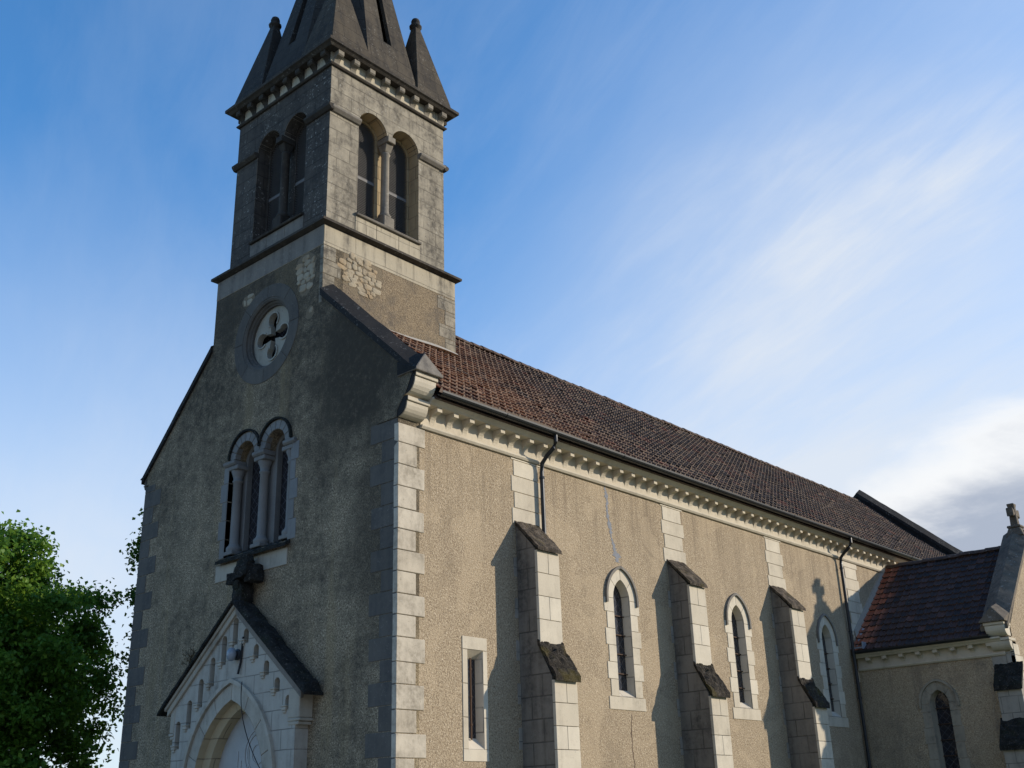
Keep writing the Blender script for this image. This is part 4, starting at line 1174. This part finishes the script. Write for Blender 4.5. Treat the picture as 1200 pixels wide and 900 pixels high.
# stone cross
cc = MB(GF); x = CA; zc = 9.14
cc.loft([[(x-.28, zc-.05, -.02), (x+.28, zc-.05, -.02), (x+.28, zc-.05, .52), (x-.28, zc-.05, .52)], [(x-.19, zc+.22, .08), (x+.19, zc+.22, .08), (x+.19, zc+.22, .42), (x-.19, zc+.22, .42)]])
cc.box(x-.21, x+.21, zc+.221, zc+.30, .05, .45)
cc.loft([[(x-.11, zc+.30, .14), (x+.11, zc+.30, .14), (x+.11, zc+.30, .36), (x-.11, zc+.30, .36)], [(x-.085, zc+.93, .16), (x+.085, zc+.93, .16), (x+.085, zc+.93, .34), (x-.085, zc+.93, .34)]])
for sg in (-1, 1):
    a, b = x+sg*.07, x+sg*.30
    cc.loft([[(a, zc+.62, .165), (a, zc+.78, .165), (a, zc+.78, .335), (a, zc+.62, .335)], [(b, zc+.56, .15), (b, zc+.84, .15), (b, zc+.84, .35), (b, zc+.56, .35)]])
cc.loft([[(x-.088, zc+.86, .155), (x+.088, zc+.86, .155), (x+.088, zc+.86, .345), (x-.088, zc+.86, .345)], [(x-.14, zc+.99, .14), (x+.14, zc+.99, .14), (x+.14, zc+.99, .36), (x-.14, zc+.99, .36)]])
part(cc, 'gable_cross', MAT['coping_mid'], cg, bevel=.02)
# buttress at the chapel corner, facing the viewer
bt = MB(lambda u, v, w: (w, CY-u, v)); xa, xb = 3.98, 4.62
bt.prism([(0, -.25), (0, 5.0), (.38, 4.45), (.38, 3.55), (.75, 2.95), (.75, -.25)], xa, xb)
cb = part(bt, 'chapel_buttress', MAT['window_stone'], bevel=.01)
cbF = F_front(CY)
c = MB(cbF); rough_slab(c, None, xa-.05, xb+.05, ((.0, 5.05), (-.45, 4.42)), .12, amp=.04, seed=7.); part(c, 'buttress_cap', MAT['moss_black'], cb)
c = MB(cbF); rough_slab(c, None, xa-.05, xb+.05, ((-.34, 3.62), (-.83, 2.90)), .12, amp=.04, seed=8.); part(c, 'buttress_cap', MAT['moss_black'], cb)

# ------------------------------------------------------------------ small things on the facade
lamp = empty('wall_lamp', (-4.30, PY-.02, 4.76), 'small round milky wall lamp on the white gable above the portal arch', 'lamp')
def child(mb, name, mat, parent, **k):
    o = mb.build(name, mat, None, **k); o.parent = parent; o.matrix_parent_inverse = Matrix.Translation(-Vector(parent.location)); return o
lm = MB().lathe((0, 0, 0), [(.11, 0), (.11, .03), (.04, .05)], 14)
lm.v = [(-4.30+v[0], PY-.01-v[2], 4.77+v[1]) for v in lm.v]; child(lm, 'lamp_base', MAT['zinc'], lamp)
sp = MB(); n = 14
sp.lathe((-4.33, PY-.14, 4.77), [(.10*math.sin(PI*k/10), -.135*math.cos(PI*k/10)) for k in range(1, 10)], 16)
child(sp, 'globe', MAT['lampglass'], lamp, smooth=True)
cb1 = MB().tube([(-4.13, PY-.025, 5.10), (-4.14, PY-.03, 4.9), (-4.16, PY-.028, 4.62), (-4.20, PY-.05, 4.38)], .022, 6).build('cable', MAT['black'])
tag(cb1, 'short thick black cable running down from a niche beside the globe lamp', 'cable')
P = []
for i in range(25):
    f = i/24; P.append((-4.02+.10*f+.85*f**2.3, PY-.07-.05*math.sin(f*3), 4.22-1.85*f+.10*math.sin(f*PI)))
cb2 = MB().tube(P, .009, 5).build('cable', MAT['black']); tag(cb2, 'thin loose wire hanging across the portal arch and its white tympanum', 'wire')

def weed(name, c, n, ln, seed, label, spread=1.):
    rng = random.Random(seed); mb = MB()
    for k in range(n):
        a = rng.uniform(0, 2*PI); t = rng.uniform(.1, .9)*spread
        d = Vector((math.cos(a)*t, -abs(math.sin(a))*t*.6, 1.)).normalized(); p = Vector(c) + Vector((rng.uniform(-.15, .15), 0, rng.uniform(-.05, .05)))
        L = ln*rng.uniform(.5, 1.)
        pts = [p + d*L*f + Vector((rng.uniform(-.03, .03), 0, -.10*f*f)) for f in (0, .33, .66, 1.)]
        mb.tube([tuple(q) for q in pts], [.006, .005, .004, .003], 4)
        for q in pts[1:]:
            for _ in range(3):
                e = q + Vector((rng.uniform(-.06, .06), rng.uniform(-.05, .05), rng.uniform(-.05, .06)))
                w = Vector((rng.uniform(-1, 1), rng.uniform(-1, 1), rng.uniform(-1, 1)))*.018
                mb.add([tuple(q), tuple(e+w), tuple(e-w)], [(0, 1, 2)])
    o = mb.build(name, MAT['dry']); tag(o, label, 'plant'); return o
weed('dry_weed', (-5.95, PY+.05, 4.72), 26, .55, 4, 'dry straggly weed growing from the left slope of the portal gable')

# ------------------------------------------------------------------ trees
def tree(name, loc, height, radii, cz, n_clumps, per, leaf, mat, seed, label, trunk_r=.28, tight=1.):
    rng = np.random.default_rng(seed); R = random.Random(seed)
    root = empty(name, loc, label, 'tree')
    L = Vector(loc)
    tk = MB()
    tk.tube([tuple(L+Vector((0, 0, z))+Vector((.05*math.sin(z), .05*math.cos(z*1.3), 0))) for z in np.linspace(-.1, height*.8, 9)], list(np.linspace(trunk_r, trunk_r*.18, 9)), 9)
    cen = []
    while len(cen) < n_clumps:
        d = rng.normal(size=3); d /= np.linalg.norm(d)
        r = R.random()**.38
        lob = 1 + .13*noise.noise(Vector(tuple(d*2.1+seed)))
        p = d*r*lob*np.array(radii)
        if p[2] < -radii[2]*.75: continue
        cen.append((p[0], p[1], p[2]+cz, r))
    for i in range(0, len(cen), max(1, len(cen)//46)):
        c = Vector(cen[i][:3]); z0 = max(height*.18, c.z*.55)
        a = L+Vector((0, 0, z0)); b = L+c
        mid = a.lerp(b, .5) + Vector((0, 0, -.25))
        tk.tube([tuple(a), tuple(mid), tuple(b)], [trunk_r*.28, trunk_r*.14, .02], 5)
    child(tk, 'trunk', MAT['bark'], root)
    n = n_clumps*per
    C = np.repeat(np.array([c[:3] for c in cen]), per, axis=0)
    cs = np.repeat(rng.uniform(.32, .62, n_clumps)*tight, per)
    off = rng.normal(size=(n, 3))*np.array([.55, .55, .42])*cs[:, None]
    P = C + off + np.array(loc)
    # leaf frames: blades roughly facing up and out, drooping
    nrm = rng.normal(size=(n, 3))*.75 + np.array([0, 0, .8]) + off*.6; nrm /= np.linalg.norm(nrm, axis=1)[:, None]
    t = rng.normal(size=(n, 3)); t -= nrm*(t*nrm).sum(1)[:, None]; t /= np.linalg.norm(t, axis=1)[:, None]
    b = np.cross(nrm, t)
    s = leaf*rng.uniform(.65, 1.3, n)[:, None]
    v0 = P - t*s*.55; v1 = P + b*s*.45 + nrm*s*.10; v2 = P + t*s*.6 - np.array([0, 0, .25])*s; v3 = P - b*s*.45 + nrm*s*.10
    V = np.stack([v0, v1, v2, v3], 1).reshape(-1, 3)
    me = bpy.data.meshes.new('crown')
    me.vertices.add(4*n); me.vertices.foreach_set('co', V.astype('f4').ravel())
    me.loops.add(4*n); me.loops.foreach_set('vertex_index', np.arange(4*n, dtype='i4'))
    me.polygons.add(n); me.polygons.foreach_set('loop_start', np.arange(0, 4*n, 4, dtype='i4'))
    me.update(calc_edges=True)
    uv = me.uv_layers.new(name='UVMap')
    a = np.clip(np.repeat(rng.uniform(0, 1, n_clumps), per)*.5 + rng.uniform(0, .5, n), 0, 1); b2 = rng.uniform(0, 1, n)
    uv.data.foreach_set('uv', np.repeat(np.stack([a, b2], 1), 4, axis=0).astype('f4').ravel())
    me.materials.append(mat)
    o = bpy.data.objects.new('crown', me); COL.objects.link(o); o.parent = root; o.matrix_parent_inverse = Matrix.Translation(-L)
    return root
tree('lime_tree', (-19.0, .2, 0), 10.0, (4.3, 4.3, 4.3), 5.7, 640, 215, .125, MAT['leaf'], 5, 'full round green tree standing left of the church facade')
tree('tall_tree', (-15.35, 5.3, 0), 11.2, (1.6, 1.6, 3.5), 8.2, 190, 120, .125, MAT['leaf2'], 11, 'slim tree mostly hidden behind the church, its leaves showing at the facade edge', .16, .75)
